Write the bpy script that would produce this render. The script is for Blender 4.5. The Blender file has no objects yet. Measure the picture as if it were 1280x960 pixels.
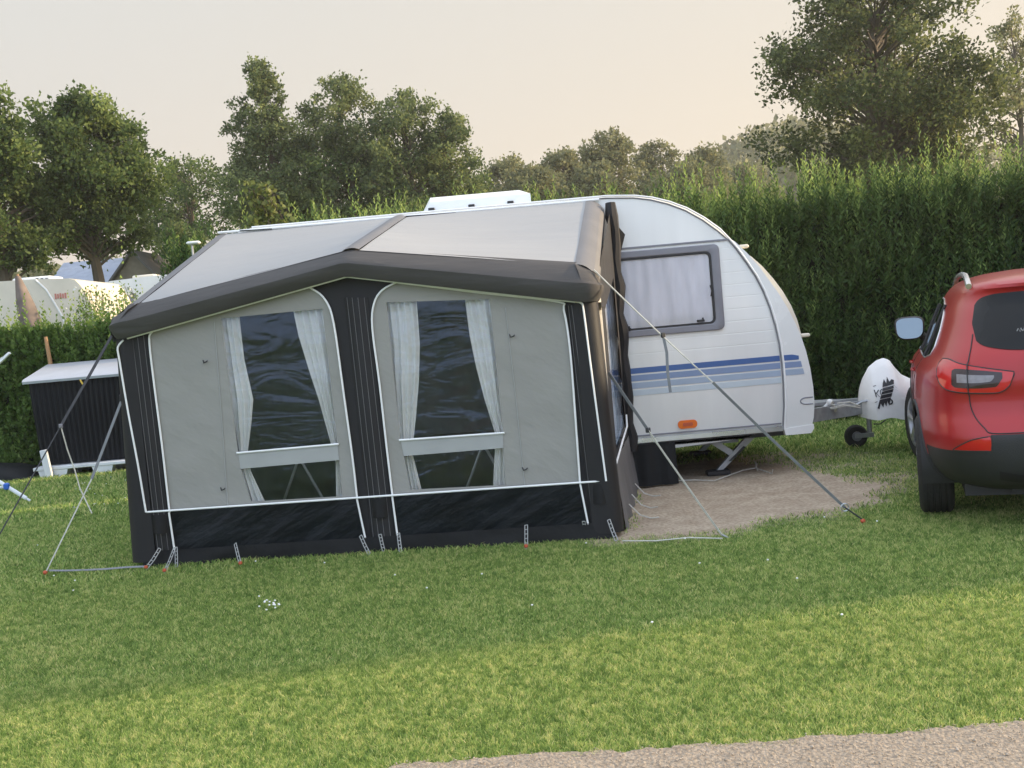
import bpy, math, random
import numpy as np
from mathutils import Vector, Matrix

random.seed(7)
rng = np.random.default_rng(11)
SC = bpy.context.scene
COL = SC.collection
PI = math.pi

# ---------------------------------------------------------------- camera (also used as a surveying aid for layout)
FPX, CH = 1350.0, 1.55
PITCH, ROLL = math.radians(3.0), math.radians(5.0)
CF = Vector((0, math.cos(PITCH), -math.sin(PITCH)))
_u0 = Vector((0, math.sin(PITCH), math.cos(PITCH)))
CR = Vector((1, 0, 0)) * math.cos(ROLL) - _u0 * math.sin(ROLL)
CU = Vector((1, 0, 0)) * math.sin(ROLL) + _u0 * math.cos(ROLL)


def ray(x, y):
    return CF + CR * ((x - 640) / FPX) - CU * ((y - 480) / FPX)


def G(x, y, z=0.0):
    d = ray(x, y)
    t = (z - CH) / d.z
    return Vector((d.x * t, d.y * t, z))


def at(x, y, Y):
    d = ray(x, y)
    t = Y / d.y
    return Vector((d.x * t, Y, CH + d.z * t))


# ---------------------------------------------------------------- mesh helpers
def _area(p):
    return sum(p[i - 1][0] * p[i][1] - p[i][0] * p[i - 1][1] for i in range(len(p))) / 2


def tess(loops):
    """ear clipping of a polygon with holes; indices run through the flattened loops"""
    flat = [tuple(p) for l in loops for p in l]
    idx, o = [], 0
    for k, l in enumerate(loops):
        r = list(range(o, o + len(l)))
        if (_area(l) > 0) != (k == 0):
            r.reverse()
        idx.append(r)
        o += len(l)
    cur = idx[0]
    holes = sorted(idx[1:], key=lambda r: -max(flat[i][0] for i in r))

    def cross(a, b, c):
        return (b[0] - a[0]) * (c[1] - a[1]) - (b[1] - a[1]) * (c[0] - a[0])

    def blocked(a, b, segs):
        for (c, d) in segs:
            if cross(a, b, c) * cross(a, b, d) < -1e-18 and cross(c, d, a) * cross(c, d, b) < -1e-18:
                return True
        return False
    for h in holes:
        segs = [(flat[r[i - 1]], flat[r[i]]) for r in [cur] + holes for i in range(len(r))]
        best = None
        for ci, c in enumerate(cur):
            for hi, q in enumerate(h):
                d = (flat[c][0] - flat[q][0]) ** 2 + (flat[c][1] - flat[q][1]) ** 2
                if (best is None or d < best[0]) and not blocked(flat[c], flat[q], segs):
                    best = (d, ci, hi)
        _, ci, hi = best
        cur = cur[:ci + 1] + h[hi:] + h[:hi + 1] + cur[ci:]
    tris = []
    guard = 0
    while len(cur) > 3 and guard < 4000:
        guard += 1
        n = len(cur)
        pick = None
        for i in range(n):
            a, b, c = flat[cur[i - 1]], flat[cur[i]], flat[cur[(i + 1) % n]]
            k = cross(a, b, c)
            if k <= 1e-12:
                continue
            ok = True
            for j in cur:
                p = flat[j]
                if p == a or p == b or p == c:
                    continue
                if cross(a, b, p) >= -1e-12 and cross(b, c, p) >= -1e-12 and cross(c, a, p) >= -1e-12:
                    ok = False
                    break
            if ok:
                l = max((a[0] - b[0]) ** 2 + (a[1] - b[1]) ** 2, (b[0] - c[0]) ** 2 + (b[1] - c[1]) ** 2, (a[0] - c[0]) ** 2 + (a[1] - c[1]) ** 2)
                sc = k / l
                if pick is None or sc > pick[0]:
                    pick = (sc, i)
                if sc > .25:
                    break
        if pick is None:
            i = min(range(n), key=lambda i: abs(cross(flat[cur[i - 1]], flat[cur[i]], flat[cur[(i + 1) % n]])))
            cur.pop(i)
            continue
        i = pick[1]
        tris.append((cur[i - 1], cur[i], cur[(i + 1) % n]))
        cur.pop(i)
    if len(cur) == 3:
        tris.append(tuple(cur))
    return tris


class MB:
    def __init__(self):
        self.v = []
        self.f = []

    def add(self, vs, fs):
        o = len(self.v)
        self.v += [tuple(p) for p in vs]
        self.f += [tuple(i + o for i in q) for q in fs]
        return self

    def box(self, c, s, rz=0.0, bev=0.0):
        cx, cy, cz = c
        a, b, h = s[0] / 2, s[1] / 2, s[2] / 2
        ca, sa = math.cos(rz), math.sin(rz)
        if bev > 0:
            pts = []
            for (zz, ins) in ((-h, bev), (-h + bev, 0), (h - bev, 0), (h, bev)):
                A_, B_ = a - ins, b - ins
                q = bev
                for (x, y) in ((A_ - q, -B_), (A_, -B_ + q), (A_, B_ - q), (A_ - q, B_), (-A_ + q, B_), (-A_, B_ - q), (-A_, -B_ + q), (-A_ + q, -B_)):
                    pts.append((cx + ca * x - sa * y, cy + sa * x + ca * y, cz + zz))
            fs = []
            for k in range(3):
                for i in range(8):
                    j = (i + 1) % 8
                    fs.append((k * 8 + i, k * 8 + j, k * 8 + 8 + j, k * 8 + 8 + i))
            fs.append(tuple(range(7, -1, -1)))
            fs.append(tuple(range(24, 32)))
            return self.add(pts, fs)
        pts = []
        for zz in (-h, h):
            for (x, y) in ((-a, -b), (a, -b), (a, b), (-a, b)):
                pts.append((cx + ca * x - sa * y, cy + sa * x + ca * y, cz + zz))
        return self.add(pts, [(3, 2, 1, 0), (4, 5, 6, 7), (0, 1, 5, 4), (1, 2, 6, 5), (2, 3, 7, 6), (3, 0, 4, 7)])

    def tube(self, path, r, n=8, caps=True, closed=False):
        path = [Vector(p) for p in path]
        m = len(path)
        rs = r if isinstance(r, (list, tuple)) else [r] * m
        up = None
        pts = []
        for i in range(m):
            if closed:
                t = path[(i + 1) % m] - path[i - 1]
            elif i == 0:
                t = path[1] - path[0]
            elif i == m - 1:
                t = path[-1] - path[-2]
            else:
                t = (path[i + 1] - path[i]).normalized() + (path[i] - path[i - 1]).normalized()
            if t.length < 1e-9:
                t = Vector((0, 0, 1))
            t.normalize()
            if up is None:
                up = Vector((0, 0, 1)) if abs(t.z) < .9 else Vector((1, 0, 0))
            a = t.cross(up)
            if a.length < 1e-6:
                a = t.cross(Vector((0, 1, 0)))
            a.normalize()
            b = a.cross(t).normalized()
            up = b
            for k in range(n):
                th = 2 * PI * k / n
                pts.append(path[i] + a * (rs[i] * math.cos(th)) + b * (rs[i] * math.sin(th)))
        fs = []
        for i in range(m if closed else m - 1):
            for k in range(n):
                k2 = (k + 1) % n
                i2 = (i + 1) % m
                fs.append((i * n + k, i * n + k2, i2 * n + k2, i2 * n + k))
        if caps and not closed:
            fs.append(tuple(range(n - 1, -1, -1)))
            fs.append(tuple((m - 1) * n + k for k in range(n)))
        return self.add(pts, fs)

    def strap(self, path, width, wdir=(1, 0, 0), th=.003):
        path = [Vector(p) for p in path]
        w = Vector(wdir).normalized()
        pts = []
        for i, p in enumerate(path):
            t = (path[min(i + 1, len(path) - 1)] - path[max(i - 1, 0)]).normalized()
            a = (w - t * w.dot(t)).normalized()
            n = a.cross(t).normalized()
            for (q, s) in ((-1, -1), (1, -1), (1, 1), (-1, 1)):
                pts.append(p + a * (q * width / 2) + n * (s * th / 2))
        fs = []
        for i in range(len(path) - 1):
            for k in range(4):
                k2 = (k + 1) % 4
                fs.append((i * 4 + k, i * 4 + k2, i * 4 + 4 + k2, i * 4 + 4 + k))
        m = len(path) - 1
        fs += [(3, 2, 1, 0), (m * 4, m * 4 + 1, m * 4 + 2, m * 4 + 3)]
        return self.add(pts, fs)

    def grid(self, rows, flip=False, closed=False):
        nr, nc = len(rows), len(rows[0])
        pts = [p for r_ in rows for p in r_]
        fs = []
        for i in range(nr - 1):
            for j in range(nc if closed else nc - 1):
                j2 = (j + 1) % nc
                q = (i * nc + j, i * nc + j2, (i + 1) * nc + j2, (i + 1) * nc + j)
                fs.append(q[::-1] if flip else q)
        return self.add(pts, fs)

    def prism(self, poly, fa, fb):
        """poly: list of 2D points, fa/fb map a point to the two 3D ends"""
        n = len(poly)
        pts = [fa(*p) for p in poly] + [fb(*p) for p in poly]
        fs = [(i, (i + 1) % n, n + (i + 1) % n, n + i) for i in range(n)]
        tri = tess([poly])
        fs += [tuple(t) for t in tri] + [tuple(n + i for i in t[::-1]) for t in tri]
        return self.add(pts, fs)

    def sheet(self, outer, holes, fn):
        loops = [outer] + list(holes)
        tri = tess(loops)
        flat = [p for l in loops for p in l]
        return self.add([fn(*p) for p in flat], [tuple(t) for t in tri])

    def lathe(self, prof, c, axis='z', n=24):
        """prof: (radius, height) along axis"""
        rows = []
        for (r, hh) in prof:
            row = []
            for k in range(n):
                th = 2 * PI * k / n
                a, b = r * math.cos(th), r * math.sin(th)
                if axis == 'z':
                    p = (c[0] + a, c[1] + b, c[2] + hh)
                elif axis == 'x':
                    p = (c[0] + hh, c[1] + a, c[2] + b)
                else:
                    p = (c[0] + a, c[1] + hh, c[2] + b)
                row.append(p)
            rows.append(row)
        return self.grid(rows, closed=True)

    def ball(self, c, r, n=12, m=8):
        rx, ry, rz = r if isinstance(r, (tuple, list)) else (r, r, r)
        rows = []
        for i in range(m + 1):
            ph = -PI / 2 + PI * i / m
            rows.append([(c[0] + rx * math.cos(ph) * math.cos(2 * PI * k / n), c[1] + ry * math.cos(ph) * math.sin(2 * PI * k / n), c[2] + rz * math.sin(ph)) for k in range(n)])
        return self.grid(rows, closed=True)

    def build(self, name, mat, parent=None, smooth=True, local=False, sharp=35):
        off = Vector((0, 0, 0))
        if parent is not None and not local:
            off = root_loc(parent)
        me = bpy.data.meshes.new(name)
        me.from_pydata([(p[0] - off.x, p[1] - off.y, p[2] - off.z) for p in self.v], [], self.f)
        me.validate()
        if mat:
            me.materials.append(mat)
        if smooth:
            me.polygons.foreach_set('use_smooth', [True] * len(me.polygons))
            me.set_sharp_from_angle(angle=math.radians(sharp))
        me.update()
        o = bpy.data.objects.new(name, me)
        COL.objects.link(o)
        if parent is not None:
            o.parent = parent
        return o


def root_loc(o):
    v = Vector((0, 0, 0))
    while o is not None:
        v += o.location
        o = o.parent
    return v


def tag(o, label, cat, group=None):
    o['label'] = label
    o['category'] = cat
    if group:
        o['group'] = group
    return o


def thing(name, label, cat, loc=(0, 0, 0), group=None):
    o = bpy.data.objects.new(name, None)
    COL.objects.link(o)
    o.location = loc
    o.empty_display_size = .2
    return tag(o, label, cat, group)


def kind(o, k):
    o['kind'] = k
    return o


def np_mesh(name, V, Fq, mat, parent=None, tint=None, smooth=False):
    """V (n,3) array; Fq (m,k) array of equal sized faces"""
    off = root_loc(parent) if parent is not None else Vector((0, 0, 0))
    V = V - np.array([off.x, off.y, off.z])
    me = bpy.data.meshes.new(name)
    m, k = Fq.shape
    me.vertices.add(len(V))
    me.vertices.foreach_set('co', V.astype(np.float32).ravel())
    me.loops.add(m * k)
    me.loops.foreach_set('vertex_index', Fq.astype(np.int32).ravel())
    me.polygons.add(m)
    me.polygons.foreach_set('loop_start', np.arange(0, m * k, k, dtype=np.int32))
    me.polygons.foreach_set('loop_total', np.full(m, k, dtype=np.int32))
    if smooth:
        me.polygons.foreach_set('use_smooth', np.ones(m, dtype=bool))
    me.update(calc_edges=True)
    if tint is not None:
        a = me.attributes.new('tint', 'FLOAT', 'POINT')
        a.data.foreach_set('value', tint.astype(np.float32))
    if mat:
        me.materials.append(mat)
    o = bpy.data.objects.new(name, me)
    COL.objects.link(o)
    if parent is not None:
        o.parent = parent
    return o


def vnoise(x, y, seed=0):
    x = np.asarray(x, float)
    y = np.asarray(y, float)
    xi, yi = np.floor(x), np.floor(y)
    xf, yf = x - xi, y - yi
    xf = xf * xf * (3 - 2 * xf)
    yf = yf * yf * (3 - 2 * yf)

    def hsh(a, b):
        s = np.sin(a * 127.1 + b * 311.7 + seed * 74.7) * 43758.5453
        return s - np.floor(s)
    return (hsh(xi, yi) * (1 - xf) + hsh(xi + 1, yi) * xf) * (1 - yf) + (hsh(xi, yi + 1) * (1 - xf) + hsh(xi + 1, yi + 1) * xf) * yf


def fbm(x, y, seed=0, o=4):
    t, a, s = 0, .5, 1.0
    for i in range(o):
        t = t + a * vnoise(x * s, y * s, seed + i)
        a *= .5
        s *= 2.1
    return t


# ---------------------------------------------------------------- materials
def new_mat(name):
    m = bpy.data.materials.new(name)
    m.use_nodes = True
    nt = m.node_tree
    nt.nodes.clear()
    return m, nt, nt.nodes, nt.links


def node(nt, t, **kw):
    n = nt.nodes.new(t)
    for k, v in kw.items():
        setattr(n, k, v)
    return n


def mat(name, col, rough=.6, metal=0.0, var=.12, vscale=4.0, bump=0.0, bscale=30.0, coat=0.0, spec=.5, stretch=(1, 1, 1), rvar=.1, transl=0.0, bdist=.02, brot=0.0):
    m, nt, N, L = new_mat(name)
    out = node(nt, 'ShaderNodeOutputMaterial')
    bs = node(nt, 'ShaderNodeBsdfPrincipled')
    tc = node(nt, 'ShaderNodeTexCoord')
    mp = node(nt, 'ShaderNodeMapping')
    mp.inputs['Scale'].default_value = stretch
    L.new(tc.outputs['Object'], mp.inputs['Vector'])
    nz = node(nt, 'ShaderNodeTexNoise')
    nz.inputs['Scale'].default_value = vscale
    nz.inputs['Detail'].default_value = 6
    L.new(mp.outputs[0], nz.inputs['Vector'])
    mx = node(nt, 'ShaderNodeMix', data_type='RGBA')
    rmp = node(nt, 'ShaderNodeMapRange')
    rmp.inputs[1].default_value = .3
    rmp.inputs[2].default_value = .7
    L.new(nz.outputs[0], rmp.inputs[0])
    L.new(rmp.outputs[0], mx.inputs[0])
    mx.inputs[6].default_value = (*[c * (1 - var) for c in col], 1)
    mx.inputs[7].default_value = (*[min(1, c * (1 + var)) for c in col], 1)
    L.new(mx.outputs[2], bs.inputs['Base Color'])
    rm = node(nt, 'ShaderNodeMapRange')
    rm.inputs[3].default_value = max(.02, rough - rvar)
    rm.inputs[4].default_value = min(1, rough + rvar)
    L.new(nz.outputs[0], rm.inputs[0])
    L.new(rm.outputs[0], bs.inputs['Roughness'])
    bs.inputs['Metallic'].default_value = metal
    bs.inputs['Coat Weight'].default_value = coat
    bs.inputs['Coat Roughness'].default_value = .06
    bs.inputs['Specular IOR Level'].default_value = spec
    if bump:
        n2 = node(nt, 'ShaderNodeTexNoise')
        n2.inputs['Scale'].default_value = bscale
        n2.inputs['Detail'].default_value = 5
        if brot:
            m2_ = node(nt, 'ShaderNodeMapping')
            m2_.inputs['Rotation'].default_value = (0, brot, 0)
            L.new(tc.outputs['Object'], m2_.inputs['Vector'])
            m3_ = node(nt, 'ShaderNodeMapping')
            m3_.inputs['Scale'].default_value = stretch
            L.new(m2_.outputs[0], m3_.inputs['Vector'])
            L.new(m3_.outputs[0], n2.inputs['Vector'])
        else:
            L.new(mp.outputs[0], n2.inputs['Vector'])
        bp = node(nt, 'ShaderNodeBump')
        bp.inputs['Strength'].default_value = bump
        bp.inputs['Distance'].default_value = bdist
        L.new(n2.outputs[0], bp.inputs['Height'])
        L.new(bp.outputs[0], bs.inputs['Normal'])
    if transl:
        tr = node(nt, 'ShaderNodeBsdfTranslucent')
        L.new(mx.outputs[2], tr.inputs['Color'])
        ms = node(nt, 'ShaderNodeMixShader')
        ms.inputs[0].default_value = transl
        L.new(bs.outputs[0], ms.inputs[1])
        L.new(tr.outputs[0], ms.inputs[2])
        L.new(ms.outputs[0], out.inputs[0])
    else:
        L.new(bs.outputs[0], out.inputs[0])
    return m


def leaf_mat(name, c0, c1, c2, transl=.35, rough=.55):
    m, nt, N, L = new_mat(name)
    out = node(nt, 'ShaderNodeOutputMaterial')
    at_ = node(nt, 'ShaderNodeAttribute', attribute_name='tint')
    rp = node(nt, 'ShaderNodeValToRGB')
    rp.color_ramp.elements[0].color = (*c0, 1)
    rp.color_ramp.elements[1].color = (*c2, 1)
    e_ = rp.color_ramp.elements.new(.5)
    e_.color = (*c1, 1)
    L.new(at_.outputs['Fac'], rp.inputs[0])
    bs = node(nt, 'ShaderNodeBsdfPrincipled')
    bs.inputs['Roughness'].default_value = rough
    bs.inputs['Specular IOR Level'].default_value = .2
    L.new(rp.outputs[0], bs.inputs['Base Color'])
    tr = node(nt, 'ShaderNodeBsdfTranslucent')
    hs = node(nt, 'ShaderNodeHueSaturation')
    hs.inputs['Hue'].default_value = .485
    hs.inputs['Value'].default_value = 1.25
    L.new(rp.outputs[0], hs.inputs['Color'])
    L.new(hs.outputs[0], tr.inputs['Color'])
    ms = node(nt, 'ShaderNodeMixShader')
    ms.inputs[0].default_value = transl
    L.new(bs.outputs[0], ms.inputs[1])
    L.new(tr.outputs[0], ms.inputs[2])
    L.new(ms.outputs[0], out.inputs[0])
    return m


M = {}
M['fascia'] = mat('charcoal_fascia_fabric', (.066, .062, .06), .7, var=.15, bump=.45, bscale=4, stretch=(.35, 1, 1.8), bdist=.05, spec=.3)
M['char'] = mat('charcoal_fabric', (.017, .0165, .018), .6, var=.25, spec=.3, bump=.25, bscale=9, stretch=(1, 1, .4))
M['charrib'] = mat('charcoal_roof_fabric', (.13, .127, .13), .55, var=.12, bump=.15, bscale=9)
M['chardark'] = mat('dark_fabric', (.007, .0075, .008), .6, var=.3, bump=.5, bscale=6, spec=.25)
M['inner'] = mat('dark_backdrop_fabric', (.12, .13, .145), .8, var=.3, vscale=2)  # for the backdrop added to darken the awning windows
M['mud'] = mat('black_coated_fabric', (.006, .0085, .011), .36, var=.3, bump=.8, bscale=2.6, stretch=(.6, 1, 1.8), spec=.18, bdist=.06, brot=.5)
M['grey'] = mat('grey_fabric', (.285, .276, .252), .75, var=.05, vscale=2, bump=.6, bscale=1.7, stretch=(.8, 1, 1.5), bdist=.06, brot=-.6)
M['greyband'] = mat('pale_grey_fabric', (.35, .355, .345), .65, var=.05, bump=.3, bscale=5)
M['roof'] = mat('pale_roof_fabric', (.3, .3, .297), .65, var=.04, vscale=1.5, bump=.35, bscale=2.2, bdist=.05, stretch=(.5, 1.6, 1), brot=0)
M['white_pipe'] = mat('white_piping', (.85, .85, .84), .5, var=.05)
M['curtain'] = mat('white_curtain', (.88, .86, .82), .8, var=.05, bump=.2, bscale=60, transl=.25)
M['white'] = mat('white_caravan_paint', (.72, .715, .68), .3, var=.05, vscale=1.2, coat=.3, rvar=.05, stretch=(4, 4, .5))
M['moulded'] = mat('white_moulded_plastic', (.74, .74, .71), .25, var=.03, coat=.3)
M['cream'] = mat('cream_plastic', (.66, .6, .48), .35, var=.06)
M['wplast'] = mat('white_plastic', (.78, .78, .76), .4, var=.06)
M['greyplast'] = mat('grey_window_plastic', (.2, .2, .225), .4, var=.1)
M['darkrub'] = mat('dark_rubber', (.02, .02, .022), .6, var=.2)
M['blind'] = mat('pale_blind', (.66, .645, .66), .8, var=.14, vscale=3, stretch=(3, 3, .6))
M['galv'] = mat('galvanised_steel', (.36, .37, .38), .5, metal=.6, var=.2, vscale=14)
M['steel'] = mat('bright_steel', (.6, .6, .6), .3, metal=.9)
M['alu'] = mat('aluminium_trim', (.68, .69, .7), .28, metal=.85, var=.06)
M['blue1'] = mat('deep_blue_stripe', (.05, .115, .3), .4, var=.05)
M['blue2'] = mat('mid_blue_stripe', (.2, .27, .42), .4, var=.05)
M['blue3'] = mat('light_blue_stripe', (.33, .4, .5), .4, var=.05)
M['blue4'] = mat('pale_grey_stripe', (.5, .56, .6), .35, var=.05)
M['orange'] = mat('orange_lens', (.75, .16, .02), .2, var=.15)
M['peg'] = mat('orange_peg', (.48, .085, .03), .5, var=.1)
M['tarp'] = mat('black_plastic_tarp', (.008, .009, .01), .6, var=.3, bump=.5, bscale=6, spec=.2)
M['strapgrey'] = mat('grey_webbing', (.2, .205, .215), .7, var=.12, vscale=20)
M['strapblack'] = mat('black_webbing', (.035, .035, .04), .7, var=.2, vscale=20)
M['rope'] = mat('white_cord', (.55, .53, .47), .7, var=.15, vscale=30)
M['boxblack'] = mat('black_ribbed_plastic', (.006, .0065, .009), .6, var=.25, rvar=.15, spec=.25)
M['boxlid'] = mat('pale_grey_lid', (.4, .415, .45), .5, var=.06)
M['pallet'] = mat('white_pallet_plastic', (.66, .67, .68), .5, var=.12)
M['wood'] = mat('raw_wood', (.33, .19, .09), .7, var=.25, vscale=9, stretch=(1, 1, .2))
M['yellow'] = mat('yellow_tag', (.75, .5, .06), .4)
M['clip'] = mat('blue_plastic', (.02, .12, .5), .35)
M['white_tube'] = mat('white_coated_tube', (.78, .8, .82), .3)
M['carred'] = mat('red_metallic_paint', (.37, .015, .017), .33, metal=.1, var=.05, vscale=1.5, coat=.35, spec=.4, rvar=.05)
M['carblack'] = mat('black_textured_plastic', (.022, .023, .025), .6, var=.2, bump=.2, bscale=160)
M['tyre'] = mat('tyre_rubber', (.017, .017, .018), .75, var=.3, bump=.3, bscale=40)
M['rim'] = mat('silver_alloy', (.5, .5, .52), .3, metal=.8)
M['carglass'] = mat('dark_tinted_glass', (.008, .009, .01), .08, var=.1, spec=.22, rvar=.02)
M['lampred'] = mat('red_lamp_lens', (.52, .008, .01), .15, var=.15, coat=.6)
M['lampdark'] = mat('dark_lamp_surround', (.022, .006, .007), .2, coat=.4)
M['lampclear'] = mat('clear_lamp_lens', (.2, .18, .19), .15, var=.2, vscale=30, coat=1)
M['mirror'] = mat('mirror_glass', (.2, .235, .26), .04, metal=1.0, var=.01, rvar=.01)
M['barnroof'] = mat('grey_slate_roof', (.27, .3, .36), .6, var=.12)
M['barnroof2'] = mat('dark_felt_roof', (.075, .068, .06), .85, var=.15)
M['barnwall'] = mat('brown_timber_wall', (.13, .105, .07), .8, var=.2, vscale=4)
M['bark'] = mat('grey_brown_bark', (.1, .078, .055), .85, var=.3, vscale=8, bump=.5, bscale=20, stretch=(1, 1, .3))
M['parasolcloth'] = mat('brown_grey_parasol_cloth', (.16, .125, .105), .8, var=.25, vscale=6)
M['cover'] = mat('white_vinyl_cover', (.74, .73, .71), .5, var=.06, vscale=5, bump=.35, bscale=9)
M['print'] = mat('black_print', (.02, .02, .024), .6)
M['ncar_red'] = mat('faded_red_print', (.5, .2, .15), .6)
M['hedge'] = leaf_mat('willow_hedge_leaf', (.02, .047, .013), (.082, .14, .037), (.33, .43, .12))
M['lhedge'] = leaf_mat('clipped_hedge_leaf', (.045, .09, .02), (.125, .21, .045), (.26, .33, .085))
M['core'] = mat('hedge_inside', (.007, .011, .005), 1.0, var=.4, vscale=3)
M['treeA'] = leaf_mat('dark_tree_leaf', (.032, .058, .02), (.092, .14, .042), (.24, .3, .095), .5)
M['treeB'] = leaf_mat('poplar_leaf', (.05, .076, .034), (.135, .175, .07), (.3, .34, .13), .5)
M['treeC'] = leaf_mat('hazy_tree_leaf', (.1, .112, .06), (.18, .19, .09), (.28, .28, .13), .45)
M['oak'] = leaf_mat('oak_leaf', (.038, .054, .024), (.1, .125, .046), (.25, .27, .1), .5)
M['vine'] = leaf_mat('vine_leaf', (.08, .11, .03), (.14, .17, .05), (.22, .22, .08), .35)
M['blossom'] = leaf_mat('pale_blossom', (.35, .38, .3), (.6, .62, .55), (.8, .8, .75), .2)
M['grass'] = leaf_mat('lawn_grass', (.085, .16, .036), (.285, .41, .11), (.68, .64, .29), .4, .65)


def vinyl_mat():
    m, nt, N, L = new_mat('clear_vinyl')
    out = node(nt, 'ShaderNodeOutputMaterial')
    tc = node(nt, 'ShaderNodeTexCoord')
    mp = node(nt, 'ShaderNodeMapping')
    mp.inputs['Scale'].default_value = (1.0, 1.0, 2.6)
    mp.inputs['Rotation'].default_value = (0, .45, 0)
    L.new(tc.outputs['Object'], mp.inputs['Vector'])
    nz = node(nt, 'ShaderNodeTexNoise')
    nz.inputs['Scale'].default_value = 1.9
    nz.inputs['Detail'].default_value = 3
    nz.inputs['Distortion'].default_value = 1.6
    L.new(mp.outputs[0], nz.inputs['Vector'])
    bp = node(nt, 'ShaderNodeBump')
    bp.inputs['Strength'].default_value = .15
    bp.inputs['Distance'].default_value = .05
    L.new(nz.outputs[0], bp.inputs['Height'])
    tr = node(nt, 'ShaderNodeBsdfTransparent')
    tr.inputs[0].default_value = (.94, .95, .96, 1)
    gl = node(nt, 'ShaderNodeBsdfGlossy')
    gl.inputs['Roughness'].default_value = .13
    gl.inputs['Color'].default_value = (.62, .74, .92, 1)
    L.new(bp.outputs[0], gl.inputs['Normal'])
    fr = node(nt, 'ShaderNodeLayerWeight')
    fr.inputs['Blend'].default_value = .5
    L.new(bp.outputs[0], fr.inputs['Normal'])
    pw = node(nt, 'ShaderNodeMath', operation='POWER')
    pw.inputs[1].default_value = 2.6
    L.new(fr.outputs['Facing'], pw.inputs[0])
    ma = node(nt, 'ShaderNodeMath', operation='MULTIPLY_ADD')
    ma.inputs[1].default_value = .8
    ma.inputs[2].default_value = .06
    L.new(pw.outputs[0], ma.inputs[0])
    ms = node(nt, 'ShaderNodeMixShader')
    L.new(ma.outputs[0], ms.inputs[0])
    L.new(tr.outputs[0], ms.inputs[1])
    L.new(gl.outputs[0], ms.inputs[2])
    L.new(ms.outputs[0], out.inputs[0])
    return m


def pane_mat():
    m, nt, N, L = new_mat('acrylic_pane')
    out = node(nt, 'ShaderNodeOutputMaterial')
    tr = node(nt, 'ShaderNodeBsdfTransparent')
    tr.inputs[0].default_value = (.9, .9, .92, 1)
    gl = node(nt, 'ShaderNodeBsdfGlossy')
    gl.inputs['Roughness'].default_value = .04
    fr = node(nt, 'ShaderNodeLayerWeight')
    fr.inputs['Blend'].default_value = .5
    pw = node(nt, 'ShaderNodeMath', operation='POWER')
    pw.inputs[1].default_value = 4
    L.new(fr.outputs['Facing'], pw.inputs[0])
    ma = node(nt, 'ShaderNodeMath', operation='MULTIPLY_ADD')
    ma.inputs[1].default_value = .9
    ma.inputs[2].default_value = .06
    L.new(pw.outputs[0], ma.inputs[0])
    ms = node(nt, 'ShaderNodeMixShader')
    L.new(ma.outputs[0], ms.inputs[0])
    L.new(tr.outputs[0], ms.inputs[1])
    L.new(gl.outputs[0], ms.inputs[2])
    L.new(ms.outputs[0], out.inputs[0])
    return m


def grooved_white():
    m = M['white'].copy()
    m.name = 'grooved_white_panel'
    nt = m.node_tree
    L = nt.links
    bs = [n for n in nt.nodes if n.type == 'BSDF_PRINCIPLED'][0]
    tc = node(nt, 'ShaderNodeTexCoord')
    sp = node(nt, 'ShaderNodeSeparateXYZ')
    L.new(tc.outputs['Object'], sp.inputs[0])
    mo = node(nt, 'ShaderNodeMath', operation='PINGPONG')
    mo.inputs[1].default_value = .055
    L.new(sp.outputs[2], mo.inputs[0])
    mr = node(nt, 'ShaderNodeMapRange', interpolation_type='SMOOTHSTEP')
    mr.inputs[1].default_value = 0
    mr.inputs[2].default_value = .008
    L.new(mo.outputs[0], mr.inputs[0])
    # grooves only between the waist stripes and the top rail
    lo = node(nt, 'ShaderNodeMath', operation='GREATER_THAN')
    lo.inputs[1].default_value = 1.12
    L.new(sp.outputs[2], lo.inputs[0])
    hi = node(nt, 'ShaderNodeMath', operation='LESS_THAN')
    hi.inputs[1].default_value = 2.12
    L.new(sp.outputs[2], hi.inputs[0])
    mu = node(nt, 'ShaderNodeMath', operation='MULTIPLY')
    L.new(lo.outputs[0], mu.inputs[0])
    L.new(hi.outputs[0], mu.inputs[1])
    iv = node(nt, 'ShaderNodeMath', operation='SUBTRACT')
    iv.inputs[0].default_value = 1
    L.new(mr.outputs[0], iv.inputs[1])
    m2 = node(nt, 'ShaderNodeMath', operation='MULTIPLY')
    L.new(iv.outputs[0], m2.inputs[0])
    L.new(mu.outputs[0], m2.inputs[1])
    bp = node(nt, 'ShaderNodeBump')
    bp.invert = True
    bp.inputs['Strength'].default_value = .22
    bp.inputs['Distance'].default_value = .006
    L.new(m2.outputs[0], bp.inputs['Height'])
    L.new(bp.outputs[0], bs.inputs['Normal'])
    return m


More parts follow.
